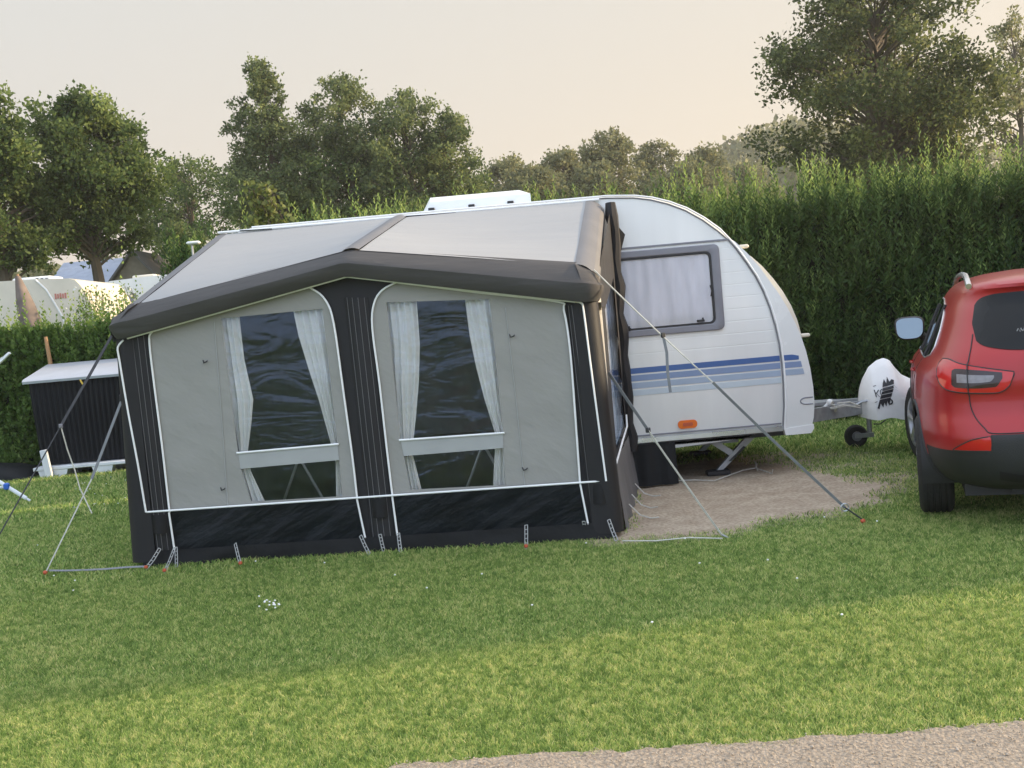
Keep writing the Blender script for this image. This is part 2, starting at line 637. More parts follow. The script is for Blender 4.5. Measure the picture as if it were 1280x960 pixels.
def ground_mat():
    m, nt, N, L = new_mat('lawn_ground')
    out = node(nt, 'ShaderNodeOutputMaterial')
    bs = node(nt, 'ShaderNodeBsdfPrincipled')
    bs.inputs['Roughness'].default_value = .95
    bs.inputs['Specular IOR Level'].default_value = .15
    tc = node(nt, 'ShaderNodeTexCoord')

    def nz(scale, det=6):
        n = node(nt, 'ShaderNodeTexNoise')
        n.inputs['Scale'].default_value = scale
        n.inputs['Detail'].default_value = det
        L.new(tc.outputs['Object'], n.inputs['Vector'])
        return n

    def ramp(n, a, ca, b, cb):
        r = node(nt, 'ShaderNodeValToRGB')
        r.color_ramp.elements[0].position = a
        r.color_ramp.elements[0].color = (*ca, 1)
        r.color_ramp.elements[1].position = b
        r.color_ramp.elements[1].color = (*cb, 1)
        L.new(n.outputs[0], r.inputs[0])
        return r
    g = ramp(nz(60), .3, (.08, .13, .03), .75, (.2, .28, .075))
    d1 = ramp(nz(5), .3, (.4, .315, .23), .75, (.56, .465, .35))
    d2 = ramp(nz(38), .35, (.6, .57, .55), .6, (1, 1, 1))
    dm = node(nt, 'ShaderNodeMix', data_type='RGBA', blend_type='MULTIPLY')
    dm.inputs[0].default_value = .8
    L.new(d1.outputs[0], dm.inputs[6])
    L.new(d2.outputs[0], dm.inputs[7])
    a = node(nt, 'ShaderNodeAttribute', attribute_name='tint')
    ad = node(nt, 'ShaderNodeMath', operation='ADD')
    n3 = nz(14)
    mr = node(nt, 'ShaderNodeMapRange')
    mr.inputs[3].default_value = -.35
    mr.inputs[4].default_value = .35
    L.new(n3.outputs[0], mr.inputs[0])
    L.new(a.outputs['Fac'], ad.inputs[0])
    L.new(mr.outputs[0], ad.inputs[1])
    st = node(nt, 'ShaderNodeMapRange')
    st.inputs[1].default_value = .35
    st.inputs[2].default_value = .65
    L.new(ad.outputs[0], st.inputs[0])
    mx = node(nt, 'ShaderNodeMix', data_type='RGBA')
    L.new(st.outputs[0], mx.inputs[0])
    L.new(g.outputs[0], mx.inputs[6])
    L.new(dm.outputs[2], mx.inputs[7])
    L.new(mx.outputs[2], bs.inputs['Base Color'])
    bp = node(nt, 'ShaderNodeBump')
    bp.inputs['Strength'].default_value = .6
    bp.inputs['Distance'].default_value = .03
    L.new(nz(45).outputs[0], bp.inputs['Height'])
    L.new(bp.outputs[0], bs.inputs['Normal'])
    L.new(bs.outputs[0], out.inputs[0])
    return m


M['vinyl'] = vinyl_mat()
M['pane'] = pane_mat()
M['grooved'] = grooved_white()
M['ground'] = ground_mat()
M['path'] = mat('pale_gravel_path', (.33, .275, .215), .95, var=.3, vscale=55, bump=.9, bscale=70, spec=.2)
M['pebble'] = mat('pebbles', (.36, .31, .25), .9, var=.4, vscale=14, spec=.2)

# ---------------------------------------------------------------- ground
DIRT = [G(*p) for p in [(755, 676), (830, 674), (900, 668), (1000, 655), (1075, 642), (1125, 628), (1120, 606), (1050, 590), (985, 578), (920, 572), (860, 578), (790, 590), (760, 640)]]
DIRT = np.array([(p.x, p.y) for p in DIRT])


def sdist(px, py, poly):
    """signed distance to polygon, positive inside"""
    px = np.asarray(px, float)
    py = np.asarray(py, float)
    best = np.full(px.shape, 1e9)
    inside = np.zeros(px.shape, bool)
    n = len(poly)
    for i in range(n):
        ax, ay = poly[i]
        bx, by = poly[(i + 1) % n]
        dx, dy = bx - ax, by - ay
        t = np.clip(((px - ax) * dx + (py - ay) * dy) / (dx * dx + dy * dy), 0, 1)
        best = np.minimum(best, np.hypot(px - ax - t * dx, py - ay - t * dy))
        c = ((ay > py) != (by > py)) & (px < (bx - ax) * (py - ay) / (by - ay + 1e-12) + ax)
        inside ^= c
    return np.where(inside, best, -best)


def dirt_amount(x, y):
    x = np.asarray(x, float)
    y = np.asarray(y, float)
    d = sdist(x, y, DIRT) / .55 + .5
    d = d + (fbm(x * 2.2, y * 2.2, 3) - .47) * 1.0
    # worn scuffs towards the car and under the drawbar
    w = .62 * np.exp(-(((x - 3.0) / .9) ** 2 + ((y - 9.3) / 1.1) ** 2)) + .6 * np.exp(-(((x - 2.2) / 1.6) ** 2 + ((y - 10.8) / .8) ** 2))
    w = w * (.35 + 1.3 * fbm(x * 4, y * 4, 9))
    return np.clip(np.maximum(d, w), 0, 1)


def terrain(x, y):
    x = np.asarray(x, float)
    y = np.asarray(y, float)
    t = np.clip((y - 16.8) / 3.0, 0, 1)
    z = .48 * t * t * (3 - 2 * t)
    t2 = np.clip((y - 22) / 60, 0, 1)
    return z + t2 * .5


xs = np.unique(np.concatenate([np.linspace(-900, -40, 16), np.linspace(-40, -8, 30), np.linspace(-8, -1, 80), np.linspace(-1, 6, 150), np.linspace(6, 40, 40), np.linspace(40, 900, 16)]))
ys = np.unique(np.concatenate([np.linspace(-200, -5, 10), np.linspace(-5, 3, 24), np.linspace(3, 13, 200), np.linspace(13, 40, 60), np.linspace(40, 1500, 20)]))
XX, YY = np.meshgrid(xs, ys)
near = (np.abs(XX) < 12) & (YY > 2) & (YY < 16)
ZZ = terrain(XX, YY) + np.where(near, (fbm(XX * .9, YY * .9, 21) - .47) * .03, 0)
V = np.stack([XX.ravel(), YY.ravel(), ZZ.ravel()], 1)
nx, ny = len(xs), len(ys)
ii, jj = np.meshgrid(np.arange(nx - 1), np.arange(ny - 1))
b_ = (jj * nx + ii).ravel()
Fq = np.stack([b_, b_ + 1, b_ + nx + 1, b_ + nx], 1)
lawn = kind(np_mesh('lawn', V, Fq, M['ground'], None, dirt_amount(XX, YY).ravel(), True), 'structure')


def ground_z(x, y):
    x = np.asarray(x, float)
    y = np.asarray(y, float)
    nr = (np.abs(x) < 12) & (y > 2) & (y < 16)
    return terrain(x, y) + np.where(nr, (fbm(x * .9, y * .9, 21) - .47) * .03, 0)


# gravel path in the foreground, ragged edge against the lawn
def path_edge(x):
    x = np.asarray(x, float)
    base = np.where(x > -.55, 3.83 - .055 * (x + .55), 3.83 - 1.5 * (-.55 - x))
    return base + (fbm(x * 1.7, x * 0 + 2, 5) - .47) * .06 + (fbm(x * 14, x * 0, 8) - .47) * .05 + (vnoise(x * 60, x * 0, 9) - .5) * .016


px_ = np.linspace(-4.5, 9, 1600)
pe = path_edge(px_)
rows = 14
vv = []
for k in range(rows):
    t = k / (rows - 1)
    yy_ = pe - t * (pe + 4)
    vv.append(np.stack([px_, yy_, ground_z(px_, yy_) + .012 + .006 * min(1, k)], 1))
V = np.concatenate(vv)
n_ = len(px_)
ii, jj = np.meshgrid(np.arange(n_ - 1), np.arange(rows - 1))
b_ = (jj * n_ + ii).ravel()
kind(np_mesh('path', V, np.stack([b_ + n_, b_ + n_ + 1, b_ + 1, b_], 1), M['path'], None, None, True), 'structure')
# loose pebbles on it (one uncountable mass)
NP = 9000
qx = rng.uniform(-1.6, 3.2, NP)
qy = path_edge(qx) + .005 - rng.uniform(0, 1, NP) ** 1.1 * 1.1
oct_ = np.array([(1, 0, 0), (0, 1, 0), (-1, 0, 0), (0, -1, 0), (0, 0, .7), (0, 0, -.7)], float)
of = np.array([(0, 1, 4), (1, 2, 4), (2, 3, 4), (3, 0, 4), (1, 0, 5), (2, 1, 5), (3, 2, 5), (0, 3, 5)])
sz = rng.uniform(.0015, .005, NP) * (1 + (rng.random(NP) > .985) * 1.0)
ang = rng.uniform(0, 2 * PI, NP)
P = oct_[None] * (sz[:, None, None] * rng.uniform(.6, 1.3, (NP, 6, 1)))
ca, sa = np.cos(ang)[:, None], np.sin(ang)[:, None]
X_ = P[:, :, 0] * ca - P[:, :, 1] * sa + qx[:, None]
Y_ = P[:, :, 0] * sa + P[:, :, 1] * ca + qy[:, None]
Z_ = P[:, :, 2] + (ground_z(qx, qy) + .018)[:, None]
V = np.stack([X_, Y_, Z_], 2).reshape(-1, 3)
F3 = (of[None] + (np.arange(NP) * 6)[:, None, None]).reshape(-1, 3)
kind(np_mesh('gravel', V, F3, M['pebble']), 'stuff')


# ---------------------------------------------------------------- grass blades (one uncountable mass)
def grass_zone(x0, x1, y0, y1, dens, hgt, wid):
    n = int((x1 - x0) * (y1 - y0) * dens)
    x = rng.uniform(x0, x1, n)
    y = rng.uniform(y0, y1, n)
    keep = (np.abs(x) < .52 * y + .5)
    x, y = x[keep], y[keep]
    keep = y > path_edge(x) + .01 - rng.random(len(x)) ** 4 * .12 * vnoise(x * 9, y * 9, 3)
    awn = sdist(x, y, np.array([(-2.86, 8.05), (.66, 7.6), (1.03, 9.65), (-2.6, 9.7)]))
    keep &= awn < 0
    keep &= dirt_amount(x, y) + (rng.random(len(x)) - .5) * .8 < .5
    keep &= ~((x > -6.7) & (x < -4.9) & (y > 15.25))
    x, y = x[keep], y[keep]
    n = len(x)
    pn = fbm(x * 1.1, y * 1.4, 31)
    pf = fbm(x * 5, y * 6, 41)
    h = hgt * rng.uniform(.5, 1.3, n) * (.55 + .5 * pf + .4 * vnoise(x * 40, y * 32, 61))
    w = wid * rng.uniform(.6, 1.5, n)
    th = rng.uniform(0, 2 * PI, n)
    lean = rng.normal(0, .62, (n, 2)) * h[:, None]
    dx, dy = np.cos(th) * w / 2, np.sin(th) * w / 2
    z = ground_z(x, y)
    a = np.stack([x - dx, y - dy, z], 1)
    b = np.stack([x + dx, y + dy, z], 1)
    m1 = np.stack([x + dx * .7 + lean[:, 0] * .35, y + dy * .7 + lean[:, 1] * .35, z + h * .6], 1)
    m0 = np.stack([x - dx * .7 + lean[:, 0] * .35, y - dy * .7 + lean[:, 1] * .35, z + h * .6], 1)
    t0 = np.stack([x + dx * .12 + lean[:, 0], y + dy * .12 + lean[:, 1], z + h], 1)
    t1 = np.stack([x - dx * .12 + lean[:, 0], y - dy * .12 + lean[:, 1], z + h], 1)
    V = np.stack([a, b, m1, m0, t0, t1], 1).reshape(-1, 3)
    i = np.arange(n) * 6
    F = np.concatenate([np.stack([i, i + 1, i + 2, i + 3], 1), np.stack([i + 3, i + 2, i + 4, i + 5], 1)])
    dry = np.clip((pn - .45) * 1.1, 0, 1)
    pc = vnoise(x * 42, y * 34, 51) * .65 + vnoise(x * 95, y * 75, 52) * .35
    tn = np.clip(rng.normal(.4, .23, n) + (pf - .47) * .22 + (pc - .5) * .95 + dry * .22, 0, 1)
    tn = np.where(rng.random(n) < .025 + .05 * dry, 1.0, tn)
    return V, F, np.repeat(tn, 6)


gv, gf, gt, o_ = [], [], [], 0
for a_ in [(-3, 3.4, 3.3, 5.2, 36000, .0165, .0027), (-4.2, 4.6, 5.2, 7.6, 15000, .018, .0042), (-6, 6, 7.6, 11, 5200, .024, .0075), (-9.3, 7, 11, 17.5, 1400, .04, .014)]:
    v, f_, t = grass_zone(*a_)
    gv.append(v)
    gf.append(f_ + o_)
    gt.append(t)
    o_ += len(v)
kind(np_mesh('grass', np.concatenate(gv), np.concatenate(gf), M['grass'], None, np.concatenate(gt)), 'stuff')

# white clover and daisy heads in the lawn
dv, df, o_ = [], [], 0
spots = [(340 + random.gauss(0, 9), 763 + random.gauss(0, 5)) for _ in range(16)] + [(random.uniform(20, 1250), random.uniform(600, 790)) for _ in range(26)] + [(random.uniform(95, 160), random.uniform(598, 640)) for _ in range(16)]
mb = MB()
for (x_, y_) in spots:
    g = G(x_, y_)
    if sdist(np.array([g.x]), np.array([g.y]), np.array([(-2.9, 8.1), (.7, 7.5), (1.1, 9.8), (-2.7, 9.8)]))[0] > -.05 or dirt_amount(g.x, g.y) > .4:
        continue
    mb.ball((g.x, g.y, .045), (.007, .007, .005), 6, 4)
kind(mb.build('white_clover_flowers', M['white_pipe'], None), 'stuff')


# ---------------------------------------------------------------- foliage tools
def leaf_cloud(P, D, size, ratio=.45):
    """leaf quads at P (n,3) pointing along D (n,3); size (n,)"""
    n = len(P)
    D = D / (np.linalg.norm(D, axis=1, keepdims=True) + 1e-9)
    Rr = rng.normal(0, 1, (n, 3))
    S_ = np.cross(D, Rr)
    S_ /= (np.linalg.norm(S_, axis=1, keepdims=True) + 1e-9)
    s = size[:, None]
    tip = P + D * s
    mid = P + D * s * .45
    l = mid + S_ * s * ratio * .5
    r = mid - S_ * s * ratio * .5
    V = np.stack([P, l, tip, r], 1).reshape(-1, 3)
    i = np.arange(n) * 4
    return V, np.stack([i, i + 1, i + 2, i + 3], 1)


def limb(mb, a, b, r0, r1, wob=.12, n=6):
    a, b = Vector(a), Vector(b)
    L_ = (b - a).length
    p, r = [], []
    for i in range(n + 1):
        t = i / n
        q = a.lerp(b, t)
        if 0 < i < n:
            q += Vector((random.gauss(0, 1), random.gauss(0, 1), random.gauss(0, .6))) * wob * L_ * .12
        q.z += math.sin(t * PI) * L_ * .06
        p.append(q)
        r.append(r0 + (r1 - r0) * t)
    mb.tube(p, r, 6)


def tree(name, label, x, y, zt, width, zb, m, nleaf, leaf, prof, clumps=40, cr=.2, depth=None, group=None, trunk_r=.18, flat=.75, seed=1, lean=0.0, direct=.3, cat='tree'):
    """tapered trunk with limbs to every clump; the crown is leaf-sized faces in uneven clumps"""
    r_ = np.random.default_rng(seed)
    random.seed(seed)
    gz = float(terrain(x, y))
    root = thing(name, label, cat, (x, y, gz), group)
    H = zt - zb
    R = width / 2
    Dp = depth / 2 if depth else R
    cs = []
    clumps = int(clumps * 1.7)
    nleaf = int(nleaf * .9)
    leaf *= .64
    cr *= .8
    for k in range(clumps):
        t = (k + r_.random()) / clumps
        rr = prof(t)
        a = r_.uniform(0, 2 * PI)
        q = math.sqrt(r_.uniform(.08, 1.0)) * .92
        rad = cr * width * r_.uniform(.4, 1.35) * (.55 + .45 * rr)
        cx = x + lean * t * H + math.cos(a) * q * max(0, R * rr - rad * .35)
        cy = y + math.sin(a) * q * max(0, Dp * rr - rad * .5)
        cz = zb + t * H * .97
        cs.append((cx, cy, min(cz, zt - rad * .5), rad))
    w = np.array([c[3] ** 2 for c in cs])
    w = w / w.sum()
    cnt = np.maximum(8, (w * nleaf).astype(int))
    Ps, Ds, Ts = [], [], []
    for (cx, cy, cz, rad), c in zip(cs, cnt):
        # each clump is itself a few sprays, so that gaps stay between them
        ns = max(4, int(c / 30))
        sc_ = r_.normal(0, 1, (ns, 3))
        sc_ /= np.linalg.norm(sc_, axis=1, keepdims=True)
        sc_ *= (r_.random((ns, 1)) ** .45) * rad
        sc_[:, 2] *= flat
        sid = r_.integers(0, ns, c)
        p = sc_[sid] + r_.normal(0, 1, (c, 3)) * (rad * .15 + leaf * .3)
        d = r_.normal(0, 1, (c, 3)) + sc_[sid] / rad * .8
        d[:, 2] += direct
        Ps.append(p + np.array([cx, cy, cz]))
        Ds.append(d)
        Ts.append(np.clip(r_.normal(.42, .16, c) + r_.normal(0, .14) + r_.normal(0, .1, ns)[sid], 0, 1))
    P, D, T = np.concatenate(Ps), np.concatenate(Ds), np.concatenate(Ts)
    V, F = leaf_cloud(P, D, leaf * r_.uniform(.6, 1.35, len(P)), .62)
    np_mesh('crown', V, F, m, root, np.repeat(T, 4))
    mb = MB()
    top = Vector((x + lean * H * .8, y, zb + H * .8))
    n = 9
    pts, rs = [], []
    for i in range(n + 1):
        t = i / n
        q = Vector((x, y, gz - .05)).lerp(top, t)
        q.x += math.sin(t * 7 + seed) * .04 * width * t
        pts.append(q)
        rs.append(trunk_r * (1.25 if i == 0 else 1) * (1 - .85 * t))
    mb.tube(pts, rs, 9)
    for (cx, cy, cz, rad) in cs:
        zz = max(gz + .55 * (zb - gz), cz - .35 * math.hypot(cx - x, cy - y) - .5 * rad)
        t = min(.95, max(.05, (zz - gz) / (top.z - gz)))
        limb(mb, pts[0].lerp(top, t), (cx, cy, cz), max(.018, trunk_r * .32 * (1 - t * .7)), .01)
    mb.build('trunk', M['bark'], root)
    return root


def oval(t):
    return max(.12, math.sin(PI * min(1, .18 + t * .82)) ** .6)


def broad(t):
    return max(.15, (math.sin(PI * (.12 + .86 * t))) ** .55)


def poplar(t):
    return max(.1, (1 - t) ** .55 * min(1, .55 + t * 2))


# ---------------------------------------------------------------- tall willow hedge behind the caravan
def hedge_leaves(x0, x1, y0, ztop, nshoot, per, size, seed, fringe, ratio=.3, thick=1.2, lr=(.3, .75)):
    r_ = np.random.default_rng(seed)

    def ysurf(x, z):
        return y0 + (fbm(x * 1.3, z * 1.1, 17) - .47) * .55 - .12 * np.sin(np.clip(z / ztop, 0, 1) * PI)
    # face shoots
    bx = r_.uniform(x0, x1, nshoot)
    bz = r_.uniform(-.35, ztop - .25, nshoot)
    by = ysurf(bx, bz) + np.abs(r_.normal(0, .1, nshoot))
    ln = r_.uniform(lr[0], lr[1], nshoot)
    tx, ty = r_.normal(0, .16, nshoot), -np.abs(r_.normal(.12, .12, nshoot))
    base = np.clip(r_.normal(.3, .13, nshoot) + (fbm(bx * 1.6, bz * 1.2, 7) - .47) * .5 + .16 * np.clip(bz / ztop - .35, 0, 1), .0, .9)  # lighter with height: sky light put into the tint, with paler young growth
    # fringe shoots standing above the top
    fx = r_.uniform(x0, x1, fringe)
    fy = y0 + r_.uniform(-.05, thick, fringe)
    clus = fbm(fx * 2.6, fy * 0 + 3, 23)
    fl = r_.uniform(.25, .75, fringe) * (.3 + 1.35 * clus) * np.where(r_.random(fringe) < .06, 1.5, 1.0)
    fz = ztop - .28 + r_.uniform(-.15, .05, fringe)
    bx, by, bz, ln = np.concatenate([bx, fx]), np.concatenate([by, fy]), np.concatenate([bz, fz]), np.concatenate([ln, fl])
    tx, ty = np.concatenate([tx, r_.normal(0, .09, fringe)]), np.concatenate([ty, r_.normal(0, .09, fringe)])
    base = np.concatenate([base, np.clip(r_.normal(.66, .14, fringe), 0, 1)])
    n = len(bx)
    t = np.tile(np.linspace(.02, 1, per), (n, 1))
    P = np.stack([bx[:, None] + tx[:, None] * t * ln[:, None], by[:, None] + ty[:, None] * t * ln[:, None], bz[:, None] + t * ln[:, None]], 2)
    a = (np.arange(per)[None] * 2.4 + r_.uniform(0, 6.28, n)[:, None])
    el = .55 + .6 * t
    D = np.stack([np.cos(a) * np.cos(el), np.sin(a) * np.cos(el), np.sin(el)], 2) + r_.normal(0, .18, (n, per, 3))
    s = size * (1.15 - .6 * t) * r_.uniform(.7, 1.25, (n, per))
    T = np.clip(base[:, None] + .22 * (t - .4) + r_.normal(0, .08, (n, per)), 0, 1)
    keep = (P[:, :, 2].ravel() > .02)
    return P.reshape(-1, 3)[keep], D.reshape(-1, 3)[keep], s.ravel()[keep], T.ravel()[keep], ratio


def hedge(name, label, x0, x1, y0, ztop, nshoot, per, size, seed, fringe, m, thick=1.2, ratio=.3, lr=(.3, .75)):
    gz = float(terrain((x0 + x1) / 2, y0))
    root = thing(name, label, 'hedge', ((x0 + x1) / 2, y0 + .6, gz))
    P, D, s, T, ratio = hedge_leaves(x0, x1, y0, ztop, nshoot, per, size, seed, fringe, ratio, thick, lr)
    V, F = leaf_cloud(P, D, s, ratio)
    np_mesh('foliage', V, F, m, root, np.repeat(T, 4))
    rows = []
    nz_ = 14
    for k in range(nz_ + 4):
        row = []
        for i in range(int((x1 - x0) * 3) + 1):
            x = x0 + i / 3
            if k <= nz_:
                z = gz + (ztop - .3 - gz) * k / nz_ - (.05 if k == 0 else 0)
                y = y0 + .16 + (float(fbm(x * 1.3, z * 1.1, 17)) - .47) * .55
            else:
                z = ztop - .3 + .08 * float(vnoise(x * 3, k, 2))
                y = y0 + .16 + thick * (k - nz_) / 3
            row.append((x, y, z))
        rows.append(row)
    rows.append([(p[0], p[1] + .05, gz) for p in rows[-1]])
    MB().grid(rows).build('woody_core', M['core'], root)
    return root


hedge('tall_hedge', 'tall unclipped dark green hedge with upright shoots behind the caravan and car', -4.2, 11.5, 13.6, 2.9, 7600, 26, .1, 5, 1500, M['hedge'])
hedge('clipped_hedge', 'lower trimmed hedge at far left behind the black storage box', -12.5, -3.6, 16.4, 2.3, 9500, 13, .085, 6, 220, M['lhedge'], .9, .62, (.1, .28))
# hedge out of the frame on the right that the low sun comes over
SUN_AZ = math.atan2(.12, 1.0)


def side_hedge():
    root = thing('boundary_hedge', 'clipped boundary hedge running along the right side of the pitch', 'hedge', (9.6, 9.6, 0))
    r_ = np.random.default_rng(31)
    n = 26000
    y = r_.uniform(6.35, 13.4, n)
    z = r_.uniform(0.02, 3.2, n)
    x = 9.2 + (fbm(y * 1.3, z, 3) - .47) * .5 + np.abs(r_.normal(0, .1, n))
    k = r_.random(n) > .75
    x = np.where(k, 9.2 + r_.uniform(0, .9, n), x)
    z = np.where(k, 3.15 + r_.normal(0, .08, n), z)
    V, F = leaf_cloud(np.stack([x, y, z], 1), r_.normal(0, 1, (n, 3)) + np.array([-.6, 0, .5]), r_.uniform(.06, .12, n), .55)
    np_mesh('foliage', V, F, M['lhedge'], root, np.repeat(np.clip(r_.normal(.4, .2, n), 0, 1), 4))
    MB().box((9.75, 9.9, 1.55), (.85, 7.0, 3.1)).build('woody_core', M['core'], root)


side_hedge()

# bindweed vine climbing on the hedge top
r_ = np.random.default_rng(3)
vb = at(338, 285, 13.5)
root = tag(thing('climbing_vine', '', 'vine', (vb.x, 13.5, 0)), 'pale leafy climbing vine standing up from the hedge top left of centre', 'vine')
mb = MB()
Ps, Ds = [], []
for k in range(9):
    a = at(338 + r_.uniform(-22, 18), 288, 13.45)
    b = at(334 + r_.normal(0, 9), 225 + abs(r_.normal(0, 24)), 13.45)
    pts = [a.lerp(b, t / 6) + Vector((random.gauss(0, .03), random.gauss(0, .05), 0)) for t in range(7)]
    mb.tube([(a.x, 13.55, .6)] + pts, .006, 5)
    for p in pts:
        for q in range(7):
            Ps.append((p.x + r_.normal(0, .06), p.y + r_.normal(0, .06), p.z + r_.normal(0, .06)))
            Ds.append(r_.normal(0, 1, 3) + np.array([0, 0, -.5]))
mb.build('stem', M['bark'], root)
V, F = leaf_cloud(np.array(Ps), np.array(Ds), r_.uniform(.05, .1, len(Ps)), .75)
np_mesh('foliage', V, F, M['vine'], root, np.repeat(np.clip(r_.normal(.45, .25, len(Ps)), 0, 1), 4))

# ---------------------------------------------------------------- trees
TG = 'trees beyond the hedges'


def tpx(xc, ytop, wpx, ybase, Y):
    c = at(xc, ytop, Y)
    return c.x + .0, Y, c.z, wpx * Y / FPX, at(xc, ybase, Y).z


def T_(label, xc, ytop, wpx, ybase, Y, m, nleaf, leaf, prof, **k):
    x, y, zt, w, zb = tpx(xc, ytop, wpx, ybase, Y)
    # a leaning picture axis: the crown's middle sits under the mid height
    xm = at(xc, (ytop + ybase) / 2, Y).x
    gz = float(terrain(xm, y))
    return tree(k.pop('name', 'broadleaf_tree'), label, xm, y, zt, w, max(gz + .4, zb), m, nleaf, leaf, prof, group=TG, **k)


# the big tree at right, crown cut by the top of the picture
T_('huge dense rounded tree rising above the hedge at right', 1098, -45, 325, 255, 33, M['oak'], 62000, .2, broad, clumps=95, cr=.125, seed=12, trunk_r=.4, name='oak_tree', flat=.6)
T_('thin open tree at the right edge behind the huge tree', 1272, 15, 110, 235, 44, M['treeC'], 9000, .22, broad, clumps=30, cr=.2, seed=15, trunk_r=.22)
# cluster left of centre
T_('tall narrow leafy tree, highest of the cluster left of centre', 332, 72, 150, 285, 42, M['treeB'], 24000, .21, poplar, clumps=50, cr=.17, seed=21, trunk_r=.25, name='poplar_tree')
T_('broad full tree second from left in the middle cluster', 432, 90, 180, 290, 43, M['treeB'], 24000, .21, oval, clumps=52, cr=.15, seed=22, trunk_r=.25, name='poplar_tree')
T_('middle cluster tree with sky gaps under its rounded top', 512, 112, 165, 290, 42, M['treeB'], 17000, .21, oval, clumps=46, cr=.15, seed=23, trunk_r=.22, name='poplar_tree')
T_('lowest tree at the right end of the middle cluster', 564, 138, 120, 290, 42, M['treeB'], 12000, .2, oval, clumps=38, cr=.16, seed=24, trunk_r=.2, name='poplar_tree')
T_('low bushy tree filling the foot of the middle cluster', 395, 170, 280, 300, 45, M['treeA'], 24000, .22, broad, clumps=55, cr=.13, seed=25, trunk_r=.25)
T_('round bushy tree low under the right half of the middle cluster', 520, 180, 200, 300, 46, M['treeA'], 16000, .22, broad, clumps=40, cr=.13, seed=26, trunk_r=.25)
# left group
T_('big leafy tree with a bare pale trunk beside the barn', 108, 122, 208, 312, 30, M['treeA'], 42000, .19, broad, clumps=75, cr=.15, seed=31, trunk_r=.24, name='maple_tree')
T_('dark leafy tree cut by the left edge of the picture', -4, 118, 165, 340, 28, M['treeA'], 30000, .18, broad, clumps=60, cr=.16, seed=32, trunk_r=.24, name='maple_tree')
T_('shadowy dark tree between the left trees and the middle cluster', 235, 198, 170, 315, 48, M['treeA'], 15000, .22, broad, clumps=36, cr=.16, seed=33, trunk_r=.25)
T_('small yellowish bush beside the barn gable', 226, 280, 60, 330, 34, M['treeB'], 5000, .16, broad, clumps=18, cr=.2, seed=34, trunk_r=.08)
# far trees toward the right
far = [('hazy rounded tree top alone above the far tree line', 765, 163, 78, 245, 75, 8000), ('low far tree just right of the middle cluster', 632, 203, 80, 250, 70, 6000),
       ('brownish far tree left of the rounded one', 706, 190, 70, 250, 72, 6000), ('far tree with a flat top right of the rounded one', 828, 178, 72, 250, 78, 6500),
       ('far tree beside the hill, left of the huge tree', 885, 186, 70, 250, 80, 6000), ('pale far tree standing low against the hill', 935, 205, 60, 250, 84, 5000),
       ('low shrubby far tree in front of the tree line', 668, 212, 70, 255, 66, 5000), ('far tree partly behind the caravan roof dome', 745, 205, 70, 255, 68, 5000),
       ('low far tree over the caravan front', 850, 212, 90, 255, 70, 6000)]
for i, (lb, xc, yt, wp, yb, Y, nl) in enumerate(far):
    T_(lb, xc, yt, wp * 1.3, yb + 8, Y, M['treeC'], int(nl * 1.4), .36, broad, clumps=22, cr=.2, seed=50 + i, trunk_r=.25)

# a far wood that closes the horizon, and a hill with woods at right
r_ = np.random.default_rng(77)


def wood(name, x0, x1, y0, y1, zf, n, leaf, m):
    x = r_.uniform(x0, x1, n)
    y = r_.uniform(y0, y1, n)
    top = zf(x, y)
    z = top * (1 - r_.random(n) ** 1.6 * .9)
    V, F = leaf_cloud(np.stack([x, y, z], 1), r_.normal(0, 1, (n, 3)) + np.array([0, -.4, .4]), leaf * r_.uniform(.6, 1.4, n), .7)
    return kind(np_mesh(name, V, F, m, None, np.repeat(np.clip(r_.normal(.4, .18, n) + (fbm(x * .12, z * .25, 4) - .47) * .6, 0, 1), 4)), 'stuff')


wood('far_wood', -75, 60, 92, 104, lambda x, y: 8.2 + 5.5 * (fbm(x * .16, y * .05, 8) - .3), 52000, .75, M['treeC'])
rows = []
for j in range(14):
    row = []
    for i in range(40):
        X = -40 + i * 8
        Y = 140 + j * 16
        hh = 23 * math.exp(-((X - 50) / 34) ** 2) * math.exp(-((Y - 200) / 70) ** 2) + 8 * math.exp(-((X - 150) / 60) ** 2) * math.exp(-((Y - 220) / 80) ** 2)
        row.append((X, Y, .9 + hh - (.6 if j in (0, 13) else 0)))
    rows.append(row)
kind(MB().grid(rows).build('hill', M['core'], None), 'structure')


def hz_(x, y):
    return 23 * np.exp(-((x - 50) / 34) ** 2) * np.exp(-((y - 200) / 70) ** 2) + 8 * np.exp(-((x - 150) / 60) ** 2) * np.exp(-((y - 220) / 80) ** 2)


n = 30000
x = r_.uniform(-20, 130, n)
y = r_.uniform(145, 205, n)
z = .9 + hz_(x, y) + r_.random(n) ** .6 * (5 + 7 * fbm(x * .15, y * .1, 6))
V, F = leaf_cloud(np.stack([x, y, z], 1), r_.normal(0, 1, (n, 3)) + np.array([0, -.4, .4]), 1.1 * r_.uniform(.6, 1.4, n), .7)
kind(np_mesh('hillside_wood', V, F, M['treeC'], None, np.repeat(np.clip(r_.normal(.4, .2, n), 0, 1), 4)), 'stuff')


# ---------------------------------------------------------------- awning
A0, B0 = Vector((-2.83, 8.04, 0)), Vector((.63, 7.6, 0))
AL = (B0 - A0).length
AE = (B0 - A0) / AL
AN = Vector((AE.y, -AE.x, 0))


def FP(s, z, d=0.0):
    p = A0 + AE * s + AN * d
    return Vector((p.x, p.y, z))


def fp(x, y):
    d = ray(x, y)
    t = A0.dot(AN) / d.dot(AN)
    q = d * t
    return ((q - A0).dot(AE), CH + q.z)


def fpl(l):
    return [fp(*p) for p in l]


aw = thing('caravan_awning', 'large grey and charcoal awning tent with two curtained windows, attached to the caravan', 'awning', (-1.0, 8.6, 0))


